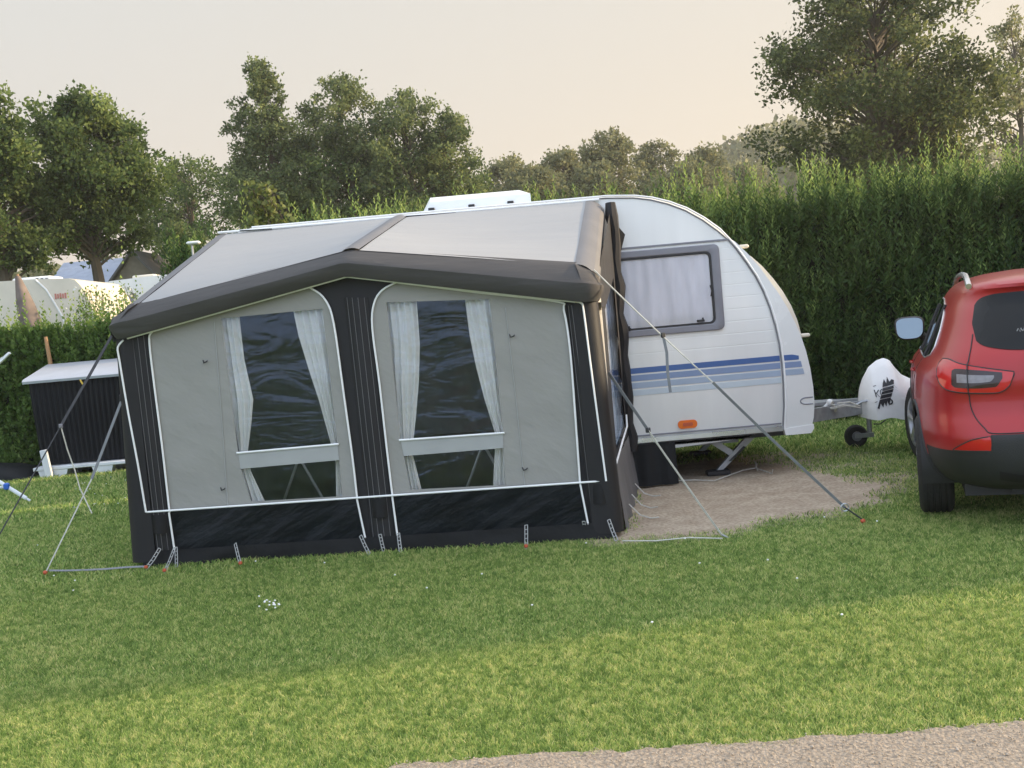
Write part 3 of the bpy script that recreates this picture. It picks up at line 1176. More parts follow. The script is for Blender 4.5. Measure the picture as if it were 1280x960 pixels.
def arc2(pts, n=4):
    """round a px polyline with Catmull-Rom"""
    out = []
    m = len(pts)
    for i in range(m - 1):
        p0, p1, p2, p3 = pts[max(0, i - 1)], pts[i], pts[i + 1], pts[min(m - 1, i + 2)]
        for k in range(n):
            t = k / n
            out.append(tuple(.5 * (2 * p1[q] + (p2[q] - p0[q]) * t + (2 * p0[q] - 5 * p1[q] + 4 * p2[q] - p3[q]) * t * t + (3 * p1[q] - p0[q] - 3 * p2[q] + p3[q]) * t ** 3) for q in (0, 1)))
    out.append(pts[-1])
    return out


# outlines of the two wall panels (clockwise from bottom left)
LP = arc2([(213, 640), (204, 560), (195, 490), (188, 430), (190, 416), (202, 409)], 4) + arc2([(300, 378), (372, 358), (392, 362), (408, 376), (418, 405), (430, 490), (441, 570), (447, 622)], 4)
RP = arc2([(491, 618), (484, 560), (475, 480), (466, 410), (468, 380), (478, 363), (496, 353)], 4) + arc2([(600, 366), (696, 377), (705, 388), (713, 440), (720, 530), (725, 602)], 4)
LPs, RPs = fpl(LP), fpl(RP)
WL = fpl([(276, 398), (403, 386), (422, 555), (298, 566)])
WLl = fpl([(301, 586), (424, 575), (428, 620), (314, 627)])
WR = fpl([(483, 378), (612, 374), (629, 541), (501, 550)])
WRl = fpl([(505, 570), (629, 560), (632, 606), (513, 612)])
el, ep, er = fp(148, 427), fp(436, 346), fp(727, 378)
bl_, br_ = (-.02, .02), (3.5, .02)


def eave(s):
    if s < ep[0]:
        t = (s - el[0]) / (ep[0] - el[0])
        return el[1] + (ep[1] - el[1]) * t
    t = (s - ep[0]) / (er[0] - ep[0])
    return ep[1] + (er[1] - ep[1]) * t


ft = [fp(172, 381), fp(437, 313), fp(722, 331)]


def ftop(s):
    if s < ft[1][0]:
        t = (s - ft[0][0]) / (ft[1][0] - ft[0][0])
        return ft[0][1] + (ft[1][1] - ft[0][1]) * t
    t = (s - ft[1][0]) / (ft[2][0] - ft[1][0])
    return ft[1][1] + (ft[2][1] - ft[1][1]) * t


outer = [(.02, .03), (0.0, eave(0) + .03), (ep[0], ep[1] + .03), (3.42, eave(3.42) + .03), (3.44, .03)]
comb = outer + [(RPs[-1][0], .03)] + RPs[::-1] + [(RPs[0][0], .03), (LPs[-1][0], .03)] + LPs[::-1] + [(LPs[0][0], .03)]
MB().sheet(comb, [], lambda s, z: FP(s, z, -.006)).build('front_frame', M['char'], aw)
MB().sheet(LPs, [WL, WLl], lambda s, z: FP(s, z, .0)).build('wall_panel', M['grey'], aw)
MB().sheet(RPs, [WR, WRl], lambda s, z: FP(s, z, .0)).build('wall_panel', M['grey'], aw)


def grow(poly, k):
    cx = sum(p[0] for p in poly) / len(poly)
    cz = sum(p[1] for p in poly) / len(poly)
    return [(p[0] + (k if p[0] > cx else -k), p[1] + (k if p[1] > cz else -k)) for p in poly]


def quad_grid(poly, d, nu=14, nv=24, amp=.006, seed=0):
    """poly: tl, tr, br, bl"""
    rows = []
    for j in range(nv + 1):
        v = j / nv
        row = []
        for i in range(nu + 1):
            u = i / nu
            tl, tr, br, bl = poly
            s = (tl[0] * (1 - u) + tr[0] * u) * (1 - v) + (bl[0] * (1 - u) + br[0] * u) * v
            z = (tl[1] * (1 - u) + tr[1] * u) * (1 - v) + (bl[1] * (1 - u) + br[1] * u) * v
            row.append(FP(s, z, d + amp * (float(fbm(s * 2 + seed, z * 9, seed)) - .5)))
        rows.append(row)
    return rows


for i, (w_, b2) in enumerate(((WL, WLl), (WR, WRl))):
    win = MB().grid(quad_grid(grow(w_, .015), -.012, seed=i)).build('window', M['vinyl'], aw)
    MB().grid(quad_grid(grow(b2, .015), -.012, 12, 10, seed=i + 5)).build('lower_window', M['vinyl'], aw)
    # cross band between the panes with white piping on its top
    tl, bl2 = w_[3], b2[0]
    tr, br2 = w_[2], b2[1]
    MB().sheet([(tl[0] - .0, tl[1]), (tr[0], tr[1]), (br2[0], br2[1]), (bl2[0], bl2[1])], [], lambda s, z: FP(s, z, .004)).build('cross_band', M['greyband'], aw)
    MB().tube([FP(tl[0] - .01, tl[1], .008), FP(tr[0] + .01, tr[1], .008)], .008, 6).build('piping', M['white_pipe'], aw)


def curtain(rows_px, fold, seed):
    rows = []
    for k in range(len(rows_px) - 1):
        y0, a0, b0 = rows_px[k]
        y1, a1, b1 = rows_px[k + 1]
        m = 5
        for j in range(m + (1 if k == len(rows_px) - 2 else 0)):
            t = j / m
            y = y0 + (y1 - y0) * t
            a, b = a0 + (a1 - a0) * t, b0 + (b1 - b0) * t
            row = []
            nc = 36
            for i in range(nc + 1):
                u = i / nc
                s, z = fp(a + (b - a) * u, y)
                am = .014 * (.5 + .5 * min(1, (b - a) / 25))
                row.append(FP(s, z, -.055 + am * math.sin(u * fold * 2 * PI + seed + .4 * math.sin(y * .04)) + .008 * math.sin(u * 9 + y * .02)))
            rows.append(row)
    MB().grid(rows).build('curtain', M['curtain'], aw)


curtain([(392, 270, 295), (450, 278, 302), (500, 285, 313), (530, 289, 311), (566, 295, 307), (590, 298, 311), (632, 306, 330)], 3.5, 0)
curtain([(380, 363, 405), (420, 371, 411), (460, 383, 415), (500, 396, 418), (556, 411, 424), (580, 417, 427), (628, 418, 431)], 4.5, 1)
curtain([(372, 477, 518), (430, 482, 522), (480, 486, 521), (520, 491, 518), (548, 495, 515), (570, 499, 514), (618, 505, 526)], 4.5, 2)
curtain([(368, 579, 615), (420, 586, 621), (460, 594, 625), (500, 604, 628), (542, 617, 633), (565, 617, 633), (612, 615, 635)], 4.0, 3)

# mud walls, skirt, piping
body_l, body_r = fp(186, 639), fp(758, 600)


def bodyz(s):
    return body_l[1] + (body_r[1] - body_l[1]) * (s - body_l[0]) / (body_r[0] - body_l[0])


ld = [fp(213, 640), fp(222, 703)], [fp(447, 622), fp(459, 682)], [fp(491, 618), fp(499, 680)], [fp(725, 602), fp(736, 662)]
for (a, b) in ((ld[0], ld[1]), (ld[2], ld[3])):
    rows = []
    for j in range(13):
        v = j / 12
        row = []
        for i in range(31):
            u = i / 30
            sa = a[0][0] + (a[1][0] - a[0][0]) * v
            sb = b[0][0] + (b[1][0] - b[0][0]) * v
            s = sa + (sb - sa) * u
            z = bodyz(s) * (1 - v) + .10 * v
            row.append(FP(s, z, .006 + .03 * (float(fbm(s * 2.2 + v * 1.2, v * 1.5 + s, 12)) - .45) * math.sin(PI * u)))
        rows.append(row)
    MB().grid(rows).build('mud_wall', M['mud'], aw)
rows = []
for j in range(5):
    v = j / 4
    row = []
    for i in range(80):
        s = -.03 + 3.53 * i / 79
        row.append(FP(s, .125 * (1 - v) - .005, .03 + .05 * v * (float(fbm(s * 5, v, 4)) - .2)))
    rows.append(row)
MB().grid(rows).build('draught_skirt', M['chardark'], aw)


def pipe(pts, r=.0075, d=.014, nm='piping', m='white_pipe'):
    MB().tube([FP(s, z, d) for (s, z) in pts], r, 6).build(nm, M[m], aw)


pipe(LPs)
pipe(RPs)
for a in ld:
    pipe([(a[0][0], a[0][1]), (a[1][0], a[1][1] + .04)], d=.024)
pipe([body_l, body_r], d=.036)
pipe(fpl(arc2([(186, 639), (176, 580), (163, 510), (153, 450), (151, 434), (158, 425)], 3)), d=.045)
pipe(fpl(arc2([(758, 600), (750, 540), (738, 450), (730, 388), (727, 379), (719, 377)], 3)), d=.05)
# pillar bulges over the front frame, with stitched seams
for (b0, t0, b1, t1, zt0) in (((192, 700), (158, 428), (216, 700), (184, 418), 0), ((464, 680), (430, 372), (494, 680), (460, 372), 0), ((738, 662), (708, 382), (768, 660), (726, 381), 0)):
    rows = []
    for j in range(25):
        t = j / 24
        row = []
        a = (b0[0] + (t0[0] - b0[0]) * t, b0[1] + (t0[1] - b0[1]) * t)
        b = (b1[0] + (t1[0] - b1[0]) * t, b1[1] + (t1[1] - b1[1]) * t)
        for i in range(11):
            u = i / 10
            s, z = fp(a[0] + (b[0] - a[0]) * u, a[1] + (b[1] - a[1]) * u)
            row.append(FP(s, max(.06, z), -.002 + .03 * math.sin(PI * u) + .004 * (float(vnoise(u * 6, t * 9, 3)) - .5)))
        rows.append(row)
    MB().grid(rows).build('air_pillar', M['char'], aw)
    for u in (.14, .38, .62, .86):
        pts = []
        for j in range(13):
            t = j / 12
            a = (b0[0] + (t0[0] - b0[0]) * t, b0[1] + (t0[1] - b0[1]) * t)
            b = (b1[0] + (t1[0] - b1[0]) * t, b1[1] + (t1[1] - b1[1]) * t)
            s, z = fp(a[0] + (b[0] - a[0]) * u, a[1] + (b[1] - a[1]) * u)
            pts.append(FP(s, max(.06, z), .0 + .03 * math.sin(PI * u)))
        MB().tube(pts, .0022, 5).build('seam', M['charrib'], aw)
    # foot pocket
    s, z = fp((b0[0] + b1[0]) / 2 - 3, b0[1] - 46)
    rows = []
    for j in range(5):
        rows.append([FP(s - .055 + .11 * i / 8, z + .07 - .14 * j / 4, .03 + (.014 + .022 * j / 4) * math.sin(PI * i / 8)) for i in range(9)])
    MB().grid(rows).build('foot_pocket', M['chardark'], aw)

# zips, hooks and wall seams
for (p, q) in (((268, 402), (285, 632)), ((632, 385), (656, 606))):
    (s0, z0), (s1, z1) = fp(*p), fp(*q)
    MB().tube([FP(s0, z0, .003), FP((s0 + s1) / 2 + .004, (z0 + z1) / 2, .003), FP(s1, z1, .003)], .003, 5).build('wall_seam', M['greyband'], aw)
for p in ((257, 452), (279, 611), (640, 420), (656, 586)):
    s, z = fp(*p)
    MB().tube([FP(s - .016, z + .012, .006), FP(s - .008, z - .008, .016), FP(s + .014, z - .002, .02), FP(s + .02, z + .006, .012)], .0045, 6).build('toggle_hook', M['darkrub'], aw)

# fascia tube over the front
prof = [(-.06, 1.08), (0.0, 1.0), (.045, .87), (.09, .73), (.132, .58), (.146, .5), (.14, .38), (.128, .24), (.108, .08), (.095, 0.0), (.02, .02)]
rows = []


def fascia_row(s, phi, along):
    row = []
    zb, zt_ = eave(min(max(s, el[0]), er[0])), ftop(min(max(s, ft[0][0]), ft[2][0]))
    if phi != 0:
        zt_ -= .05 * min(1, abs(phi))
    for (d, f_) in prof:
        wr = .016 * (float(fbm(s * 1.6, f_ * 5, 14)) - .5) * (1 if .1 < f_ < .95 else 0)
        c = FP(s, 0, 0)
        v = AN * (math.cos(phi) * (d + wr)) + AE * (math.sin(phi) * (d + wr)) - AN * along
        row.append((c.x + v.x, c.y + v.y, zb + (zt_ - zb) * f_))
    return row


sl, sr = .04, 3.41
rows.append(fascia_row(sl, -PI / 2, .25))
for k in range(7):
    rows.append(fascia_row(sl, -PI / 2 * (1 - k / 6), 0))
for k in range(1, 60):
    rows.append(fascia_row(sl + (sr - sl) * k / 60, 0, 0))
for k in range(7):
    rows.append(fascia_row(sr, PI / 2 * k / 6, 0))
rows.append(fascia_row(sr, PI / 2, .22))
MB().grid(rows).build('fascia', M['fascia'], aw, sharp=24)
pipe([(el[0] + .1, eave(el[0] + .1)), ep, (er[0] - .04, eave(er[0] - .04))], d=.056, r=.009)

# corner pillars: wrap from the front round to the sides
for (s0, sg) in ((3.40, 1), (.01, -1)):
    rows = []
    for j in range(20):
        t = j / 19
        z = .04 + (eave(s0) + .06 - .04) * t
        row = [FP(s0 - sg * .06, z, .03), FP(s0, z, .042)]
        R_ = .1
        ss = s0 + sg * (.055 * (1 - t) - .0)
        for k in range(7):
            ph = PI / 2 * k / 6
            c = FP(ss, z, -.055)
            v = AN * (math.cos(ph) * R_) + AE * (sg * math.sin(ph) * R_)
            row.append((c.x + v.x, c.y + v.y, z))
        p = Vector(row[-1])
        q = p - AN * .16
        row.append((q.x, q.y, z))
        rows.append(row)
    MB().grid(rows).build('corner_pillar', M['char'], aw)

# roof
zr = 2.6
fl = [FP(-.07, 1.865, .02), FP(.12, ft[0][1], 0.0), FP(ft[1][0] - .06, ft[1][1] - .004, 0), FP(ft[1][0] + .07, ft[1][1] - .004, 0), FP(3.37, ft[2][1], 0), FP(3.5, 1.875, .03)]
pk = at(500, 270, 9.72)
rl = [Vector((-2.56, 9.72, 2.55)), Vector((-2.42, 9.72, 2.6)), Vector((pk.x - .07, 9.72, 2.615)), Vector((pk.x + .06, 9.72, 2.615)), Vector((.8, 9.72, 2.61)), Vector((.93, 9.72, 2.56))]


def roof_strip(i, m, nm, lift=0.0, nu=14, sag=.03, bul=0.0):
    rows = []
    for j in range(19):
        t = j / 18
        a = fl[i].lerp(rl[i], t)
        b = fl[i + 1].lerp(rl[i + 1], t)
        row = []
        for k in range(nu + 1):
            u = k / nu
            p = a.lerp(b, u)
            p.z += lift - sag * math.sin(PI * u) * math.sin(PI * t) + bul * math.sin(PI * u) + .008 * (float(fbm(u * 3 + i, t * 4, 3)) - .5)
            row.append(p)
        rows.append(row)
    return MB().grid(rows).build(nm, M[m], aw)


roof_strip(1, 'roof', 'roof_panel')
roof_strip(3, 'roof', 'roof_panel')
roof_strip(0, 'charrib', 'roof_edge', .004, 5, 0, .02)
roof_strip(4, 'charrib', 'roof_edge', .004, 5, 0, .02)
roof_strip(2, 'charrib', 'roof_rib', .006, 5, 0, .015)
# gussets closing the roof corners down to the fascia
for (i0, i1, s_, sg) in ((4, 5, sr, 1), (1, 0, sl, -1)):
    rows = []
    for k in range(7):
        a = fl[i0].lerp(fl[i1], k / 6) + Vector((0, 0, .012))
        b = Vector(fascia_row(s_, sg * PI / 2 * k / 6, 0)[4])
        m_ = a.lerp(b, .5) + (AE * sg * (k / 6) + AN * (1 - k / 6)) * .012 + Vector((0, 0, .012))
        rows.append([a - AN * .05, a, m_, b])
    MB().grid(rows).build('corner_gusset', M['fascia'], aw)
# roof edges turned down over the sides
for (i, sg) in ((0, -1), (5, 1)):
    rows = []
    for j in range(15):
        t = j / 14
        p = fl[i].lerp(rl[i], t)
        rows.append([(p.x, p.y, p.z + .003), (p.x + sg * .025, p.y, p.z - .03), (p.x + sg * .03, p.y, p.z - .1), (p.x + sg * .015, p.y, p.z - .17)])
    MB().grid(rows).build('roof_edge', M['charrib'], aw)

# side walls
for (c0, c1, sg) in ((FP(3.52, 0, -.1), Vector((1.0, 9.66, 0)), 1), (FP(-.02, 0, -.1), Vector((-2.6, 9.68, 0)), -1)):
    Ls = (c1 - c0).length
    e2 = (c1 - c0) / Ls
    n2 = Vector((e2.y, -e2.x, 0)) * (1 if sg > 0 else -1)

    def SW(w, z, d=0.0, c0=c0, e2=e2, n2=n2):
        p = c0 + e2 * w + n2 * d
        return Vector((p.x, p.y, z))
    hole = [(.42, .56), (1.72, .6), (1.72, 1.9), (.42, 1.62)]
    MB().sheet([(.1, .5), (Ls, .5), (Ls, 2.5), (.1, 1.9)], [hole], lambda w, z: SW(w, z)).build('side_wall', M['char'], aw)
    rows = []
    for j in range(6):
        z = .5 - .49 * j / 5
        rows.append([SW(.1 + (Ls - .1) * k / 20, z, .006 + .04 * j / 5 + .02 * math.sin(k * 1.3) * j / 5) for k in range(21)])
    MB().grid(rows).build('mud_wall', M['charrib'], aw)
    MB().grid([[SW(.36 + 1.42 * k / 60, 1.98 - 1.46 * j / 8, -.09 + .015 * math.sin(k * 1.1)) for k in range(61)] for j in range(9)]).build('curtain', M['curtain'], aw)
    MB().sheet([(p[0] + (.02 if p[0] > 1 else -.02), p[1]) for p in hole], [], lambda w, z: SW(w, z, -.01)).build('side_window', M['vinyl'], aw)
    rows = []
    for j in range(10):
        t = j / 9
        rows.append([SW(.44 + .5 * k / 24 * (1 - .35 * math.sin(PI * t)), 1.68 - 1.1 * t, -.05 + .02 * math.sin(k * 1.5)) for k in range(25)])
    MB().grid(rows).build('curtain', M['curtain'], aw)
    MB().tube([SW(w, z, .012) for (w, z) in [(.1, .5), (.42, .52), (1.0, .56), (1.72, .6), (1.76, .7)]], .008, 6).build('piping', M['white_pipe'], aw)
    if sg > 0:
        # padded seal against the caravan with a loose black flap
        pts = [SW(Ls - .03 + .01 * math.sin(j * 1.1), .35 + 2.22 * j / 18, .02 + .012 * math.sin(j * 1.7)) for j in range(19)]
        MB().tube(pts, [.05 + .01 * math.sin(j * 2.3) for j in range(19)], 8).build('side_seal', M['char'], aw)
        fx = SW(Ls - .06, 0, 0)
        MB().add([(fx.x + .02, fx.y, 2.42), (fx.x + .125, fx.y + .03, 2.28), (fx.x + .03, fx.y + .02, 2.0), (fx.x - .03, fx.y - .02, 2.2),
                  (fx.x + .02, fx.y + .02, 2.42), (fx.x + .125, fx.y + .045, 2.28), (fx.x + .03, fx.y + .04, 2.0)], [(0, 1, 2, 3), (4, 6, 5), (0, 4, 5, 1), (1, 5, 6, 2)]).build('loose_flap', M['chardark'], aw)
        for (w, dd) in ((.55, .16), (1.0, .14), (1.55, .15)):
            a = SW(w, .12, .05)
            b = SW(w - .04, .01, .05 + dd)
            md = a.lerp(b, .5) + Vector((0, 0, -.03))
            MB().tube([a, md, b, b + Vector((.06, -.02, .005))], .005, 6).build('peg_loop', M['rope'], aw)
# unseen dark backdrop added before the caravan wall so the panes read dark
MB().grid([[(-2.5 + 3.4 * k / 80, 9.5 + .03 * math.sin(k * .9), .05 + 2.2 * j / 6) for k in range(81)] for j in range(7)]).build('dark_backdrop', M['inner'], aw)
# groundsheet
MB().sheet([(-2.8, 8.05), (.62, 7.64), (.98, 9.7), (-2.58, 9.7)], [], lambda x, y: (x, y, .03)).build('groundsheet', M['chardark'], aw)
# bead rail strip along the caravan
MB().tube([(-2.5, 9.722, 2.618), (.92, 9.722, 2.618)], .012, 6).build('bead', M['white_pipe'], aw)
for (a, b) in ((500, 570), (300, 340)):
    p, q = at(a, 270 if a > 400 else 289, 9.71), at(b, 265 if a > 400 else 286, 9.71)
    MB().prism([(p.x, 2.612), (q.x, 2.604), (q.x, 2.612), (p.x, 2.622)], lambda x, z: (x, 9.705, z), lambda x, z: (x, 9.7, z)).build('bead_gap', M['darkrub'], aw)

# ladder straps along the foot, each with its peg
PEGS = [((205, 695), (183, 714), 1), ((224, 700), (206, 718), 1), ((226, 702), (221, 712), 0), ((299, 693), (301, 709), 1), ((454, 677), (462, 696), 0), ((478, 674), (480, 692), 0), ((501, 675), (501, 693), 0), ((660, 668), (658, 688), 1), ((731, 660), (732, 672), 0), ((762, 658), (771, 679), 0)]
for i, (a, b, o) in enumerate(PEGS):
    s, z = fp(*a)
    p0 = FP(s, .14, .055)
    g = G(*b)
    p1 = Vector((g.x, g.y, .02))
    ax = (p1 - p0).normalized()
    w = ax.cross(AN).normalized() * .01
    mb = MB()
    mb.tube([p0 + w, p0.lerp(p1, .5) + w + Vector((0, 0, -.008)), p1 + w], .0034, 5)
    mb.tube([p0 - w, p0.lerp(p1, .5) - w + Vector((0, 0, -.008)), p1 - w], .0034, 5)
    for k in range(6):
        q = p0.lerp(p1, k / 5)
        mb.tube([q + w, q - w], .0034, 5)
    mb.build('ladder_strap', M['greyband'], aw)
    if o:
        pg = thing('tent_peg', ['orange peg at the awning left corner, farther left of two', 'orange peg nearest the awning left front foot', '', 'orange peg below the middle of the left mud wall', '', '', '', 'orange peg below the right mud wall of the awning', '', ''][i], 'peg', (p1.x, p1.y, 0), 'awning pegs')
        MB().lathe([(.0, .042), (.011, .042), (.014, .034), (.014, .024), (.009, .02)], (p1.x, p1.y, 0), 'z', 10).build('head', M['peg'], pg)
        MB().tube([(p1.x, p1.y, -.1), (p1.x, p1.y, .03)], .006, 6).build('shaft', M['steel'], pg)

# trestle table inside, its legs seen through the lower panes
tb = thing('folding_table', 'folding table with pale crossed legs inside the awning behind the lower panes', 'table', (-1.0, 8.5, .03))
MB().box((-1.05, 8.62, .71), (2.0, .6, .03), -.127).build('tabletop', M['chardark'], tb)
for px in (345, 592):
    s, z = fp(px, 592)
    for (dd) in (-.55,):
        for sg in (-1, 1):
            a = FP(s + .0, .68, dd)
            b = FP(s + sg * .3, .04, dd)
            MB().tube([a, b], .011, 7).build('leg', M['galv'], tb)
# ---------------------------------------------------------------- guy lines
def peg(label, g, tilt=(0, 0)):
    pg = thing('guy_peg', label, 'peg', (g.x, g.y, 0))
    MB().ball((g.x, g.y, .026), (.019, .019, .017), 10, 6).build('head', M['peg'], pg)
    MB().tube([(g.x, g.y, .03), (g.x - tilt[0], g.y - tilt[1], -.14)], .006, 6).build('shaft', M['steel'], pg)


def sagline(a, b, n=12, sag=.02):
    a, b = Vector(a), Vector(b)
    return [a.lerp(b, i / n) - Vector((0, 0, sag * math.sin(PI * i / n))) for i in range(n + 1)]


# right front: from the roof corner to the peg by the car
c = FP(3.5, 1.9, .04)
g1 = G(1079, 656)
ring = Vector(g1) + (c - g1).normalized() * .17
mid = ring.lerp(c, .52)
gl = thing('guy_strap', 'long guy strap from the awning right corner to the peg beside the red car', 'guy line', (c.x, c.y, 0))
MB().tube(sagline(c, mid, 8, .01), .006, 6).build('cord', M['rope'], gl)
MB().strap(sagline(mid, ring, 8, .008), .021, (0, -.4, 1)).build('strap', M['strapgrey'], gl)
bk = c.lerp(ring, .28)
MB().box(bk, (.03, .02, .035), .4, .004).build('buckle', M['darkrub'], gl)
MB().strap([bk, bk + Vector((.015, -.01, -.12)), bk + Vector((.012, 0, -.26)), bk + Vector((.02, 0, -.4))], .02, (1, -.3, 0)).build('loose_end', M['strapgrey'], gl)
rg = [ring + Vector((math.cos(t) * .026, 0, math.sin(t) * .026)) for t in np.linspace(0, 2 * PI, 16, endpoint=False)]
MB().tube(rg, .005, 6, closed=True).build('ring', M['steel'], gl)
MB().tube([ring, Vector(g1) + Vector((0, 0, .035))], .006, 6).build('peg_link', M['strapblack'], gl)
peg('orange peg on the lawn edge in front of the red car wheel', g1, (.05, 0))
# right side, lower
c2 = FP(3.5, 1.17, .0) + Vector((.05, .1, 0))
g2 = G(903, 673)
gl = thing('guy_strap', 'shorter grey guy strap from the awning right pillar to the bare ground edge', 'guy line', (c2.x, c2.y, 0))
md = c2.lerp(g2, .36)
MB().strap(sagline(c2, md, 6, .0), .03, (0, -.4, 1)).build('strap', M['strapgrey'], gl)
MB().strap(sagline(md, g2 + Vector((0, 0, .02)), 8, .005), .017, (0, -.4, 1)).build('strap', M['rope'], gl)
MB().box(md, (.035, .02, .035), .4, .004).build('buckle', M['darkrub'], gl)
MB().tube([g2 + Vector((0, 0, .025)), g2 + Vector((.04, -.01, .0)), g2 + Vector((.08, -.02, -.05))], .008, 6).build('peg_pin', M['galv'], gl)
# left black strap
c3 = FP(-.03, 1.86, -.02)
g3 = G(-40, 738)
gl = thing('guy_strap', 'black guy strap from the awning left roof corner crossing in front of the storage box', 'guy line', (c3.x, c3.y, 0))
d3 = ray(76, 545)
k3 = None
pm = None
best = 9
for k in range(200):
    q = Vector(c3).lerp(g3, k / 200)
    pxr = 640 + FPX * (q - Vector((0, 0, CH))).dot(CR) / (q - Vector((0, 0, CH))).dot(CF)
    if abs(pxr - 76) < best:
        best = abs(pxr - 76)
        pm = q
MB().strap(sagline(c3, pm, 6, 0), .032, (1, -.4, .3)).build('strap', M['strapblack'], gl)
MB().strap(sagline(pm, g3, 8, 0), .014, (1, -.4, .3)).build('strap', M['strapblack'], gl)
MB().box(pm, (.03, .025, .03), .4, .004).build('buckle', M['greyplast'], gl)
MB().tube([pm, pm + Vector((.03, .0, -.18)), pm + Vector((.06, .02, -.34)), pm + Vector((.09, .0, -.47)), pm + Vector((.17, -.03, -.66))], .005, 5).build('loose_cord', M['rope'], gl)
# left webbing
c4 = FP(-.06, 1.2, .0)
g4 = G(57, 720)
gl = thing('guy_strap', 'pale guy webbing from the awning left pillar to the orange peg in the grass', 'guy line', (c4.x, c4.y, 0))
md = c4.lerp(g4, .42)
MB().strap(sagline(c4 + Vector((0, 0, .1)), md, 6, 0), .026, (1, -.4, .3)).build('strap', M['strapgrey'], gl)
MB().strap(sagline(md, g4 + Vector((0, 0, .02)), 8, 0), .012, (1, -.4, .3)).build('strap', M['rope'], gl)
MB().box(c4 + Vector((-.012, 0, .08)), (.045, .03, .05), .3, .005).build('buckle', M['darkrub'], gl)
peg('orange peg alone in the lawn left of the awning', g4)
g5 = G(184, 713)
cd = MB().strap([g4 + Vector((.03, 0, .04))] + [Vector((g4.x + (g5.x - g4.x) * t, g4.y + (g5.y - g4.y) * t, 0.03 + .003 * math.sin(t * 9))) for t in (.2, .4, .6, .8)] + [g5 + Vector((0, 0, .03))], .015, (0, .7, .7)).build('ground_strap', M['strapgrey'])
tag(cd, 'pale strap lying along the grass from the lone peg to the awning foot', 'strap')
# cord lying on the bare earth
pts = [G(x, y, .02) for (x, y) in [(838, 601), (868, 600), (893, 601), (912, 594), (928, 588), (944, 585), (956, 589), (965, 592), (966, 587)]]
cd = tag(thing('cord', '', 'cord', (pts[0].x, pts[0].y, 0)), 'white cord lying loose on the bare earth under the caravan front', 'cord')
MB().tube(pts, .006, 6).build('cord_length', M['rope'], cd)
MB().tube([G(944, 585, .02), G(946, 580, .05), G(943, 576, .06), G(947, 588, .02)], .007, 6).build('knot', M['rope'], cd)
pts = [G(x, y, .035) for (x, y) in [(778, 676), (820, 676), (860, 672), (903, 673)]]
cd = MB().tube(pts, .0045, 6).build('long_cord', M['rope'])
tag(cd, 'straight white cord along the lawn edge at the awning right foot', 'cord')

# ---------------------------------------------------------------- caravan
CY, CW = 9.75, 2.2
cv = thing('touring_caravan', 'white touring caravan with blue waist stripes behind the awning', 'caravan', (0.2, 10.85, 0))
front = [(2.66, .4), (2.69, .5), (2.705, .62), (2.705, .78), (2.69, .95), (2.665, 1.1), (2.63, 1.24), (2.585, 1.37), (2.53, 1.5), (2.46, 1.64), (2.38, 1.77), (2.3, 1.9), (2.2, 2.03), (2.1, 2.14), (1.98, 2.26), (1.85, 2.37), (1.7, 2.47), (1.55, 2.54), (1.4, 2.59), (1.25, 2.62), (1.0, 2.64)]
back = [(-2.2, 2.64), (-2.38, 2.6), (-2.52, 2.5), (-2.6, 2.3), (-2.66, 1.9), (-2.7, 1.3), (-2.7, .8), (-2.66, .4)]
profile = front + back


def off_poly(poly, k):
    n = len(poly)
    out = []
    for i in range(n):
        a, b, c = Vector(poly[i - 1]), Vector(poly[i]), Vector(poly[(i + 1) % n])
        t = ((b - a).normalized() + (c - b).normalized()).normalized()
        nn = Vector((t.y, -t.x))
        out.append((b.x - nn.x * k, b.y - nn.y * k))
    return out


mb = MB()
rings = [(CY, .022), (CY + .004, .01), (CY + .022, 0), (CY + CW - .022, 0), (CY + CW - .004, .01), (CY + CW, .022)]
pts = []
n = len(profile)
for (yy, ins) in rings:
    for (x, z) in off_poly(profile, ins):
        pts.append((x, yy, z))
fs = []
for k in range(len(rings) - 1):
    for i in range(n):
        j = (i + 1) % n
        fs.append((k * n + i, (k + 1) * n + i, (k + 1) * n + j, k * n + j))
fs.append(tuple(range(n)))
fs.append(tuple((len(rings) - 1) * n + i for i in range(n - 1, -1, -1)))
mb.add(pts, fs).build('body', M['grooved'], cv, sharp=50)

seam = [(2.42, .41), (2.445, .62), (2.455, .82), (2.455, 1.0), (2.445, 1.19), (2.42, 1.36), (2.385, 1.52), (2.335, 1.68), (2.275, 1.82), (2.2, 1.95), (2.12, 2.08), (2.06, 2.16)]
moul = [(x + .006, z) for (x, z) in front[:14]]
mo = moul + [(2.06, 2.17)] + seam[::-1][1:]
MB().prism(mo, lambda x, z: (x, CY - .012, z), lambda x, z: (x, CY + .05, z)).build('moulded_front_edge', M['moulded'], cv, sharp=30)
MB().tube([(x - .012, CY - .006, z) for (x, z) in seam] + [(x - .02, CY - .004, z - .012) for (x, z) in front[14:]] + [(-2.2, CY - .004, 2.625)], .006, 6).build('edge_trim', M['greyplast'], cv)
MB().tube([(x + .006, CY - .012, z) for (x, z) in seam] + [(x, CY - .006, z + .006) for (x, z) in front[14:]] + [(-2.2, CY - .006, 2.643)], .009, 6).build('edge_trim', M['white_pipe'], cv)
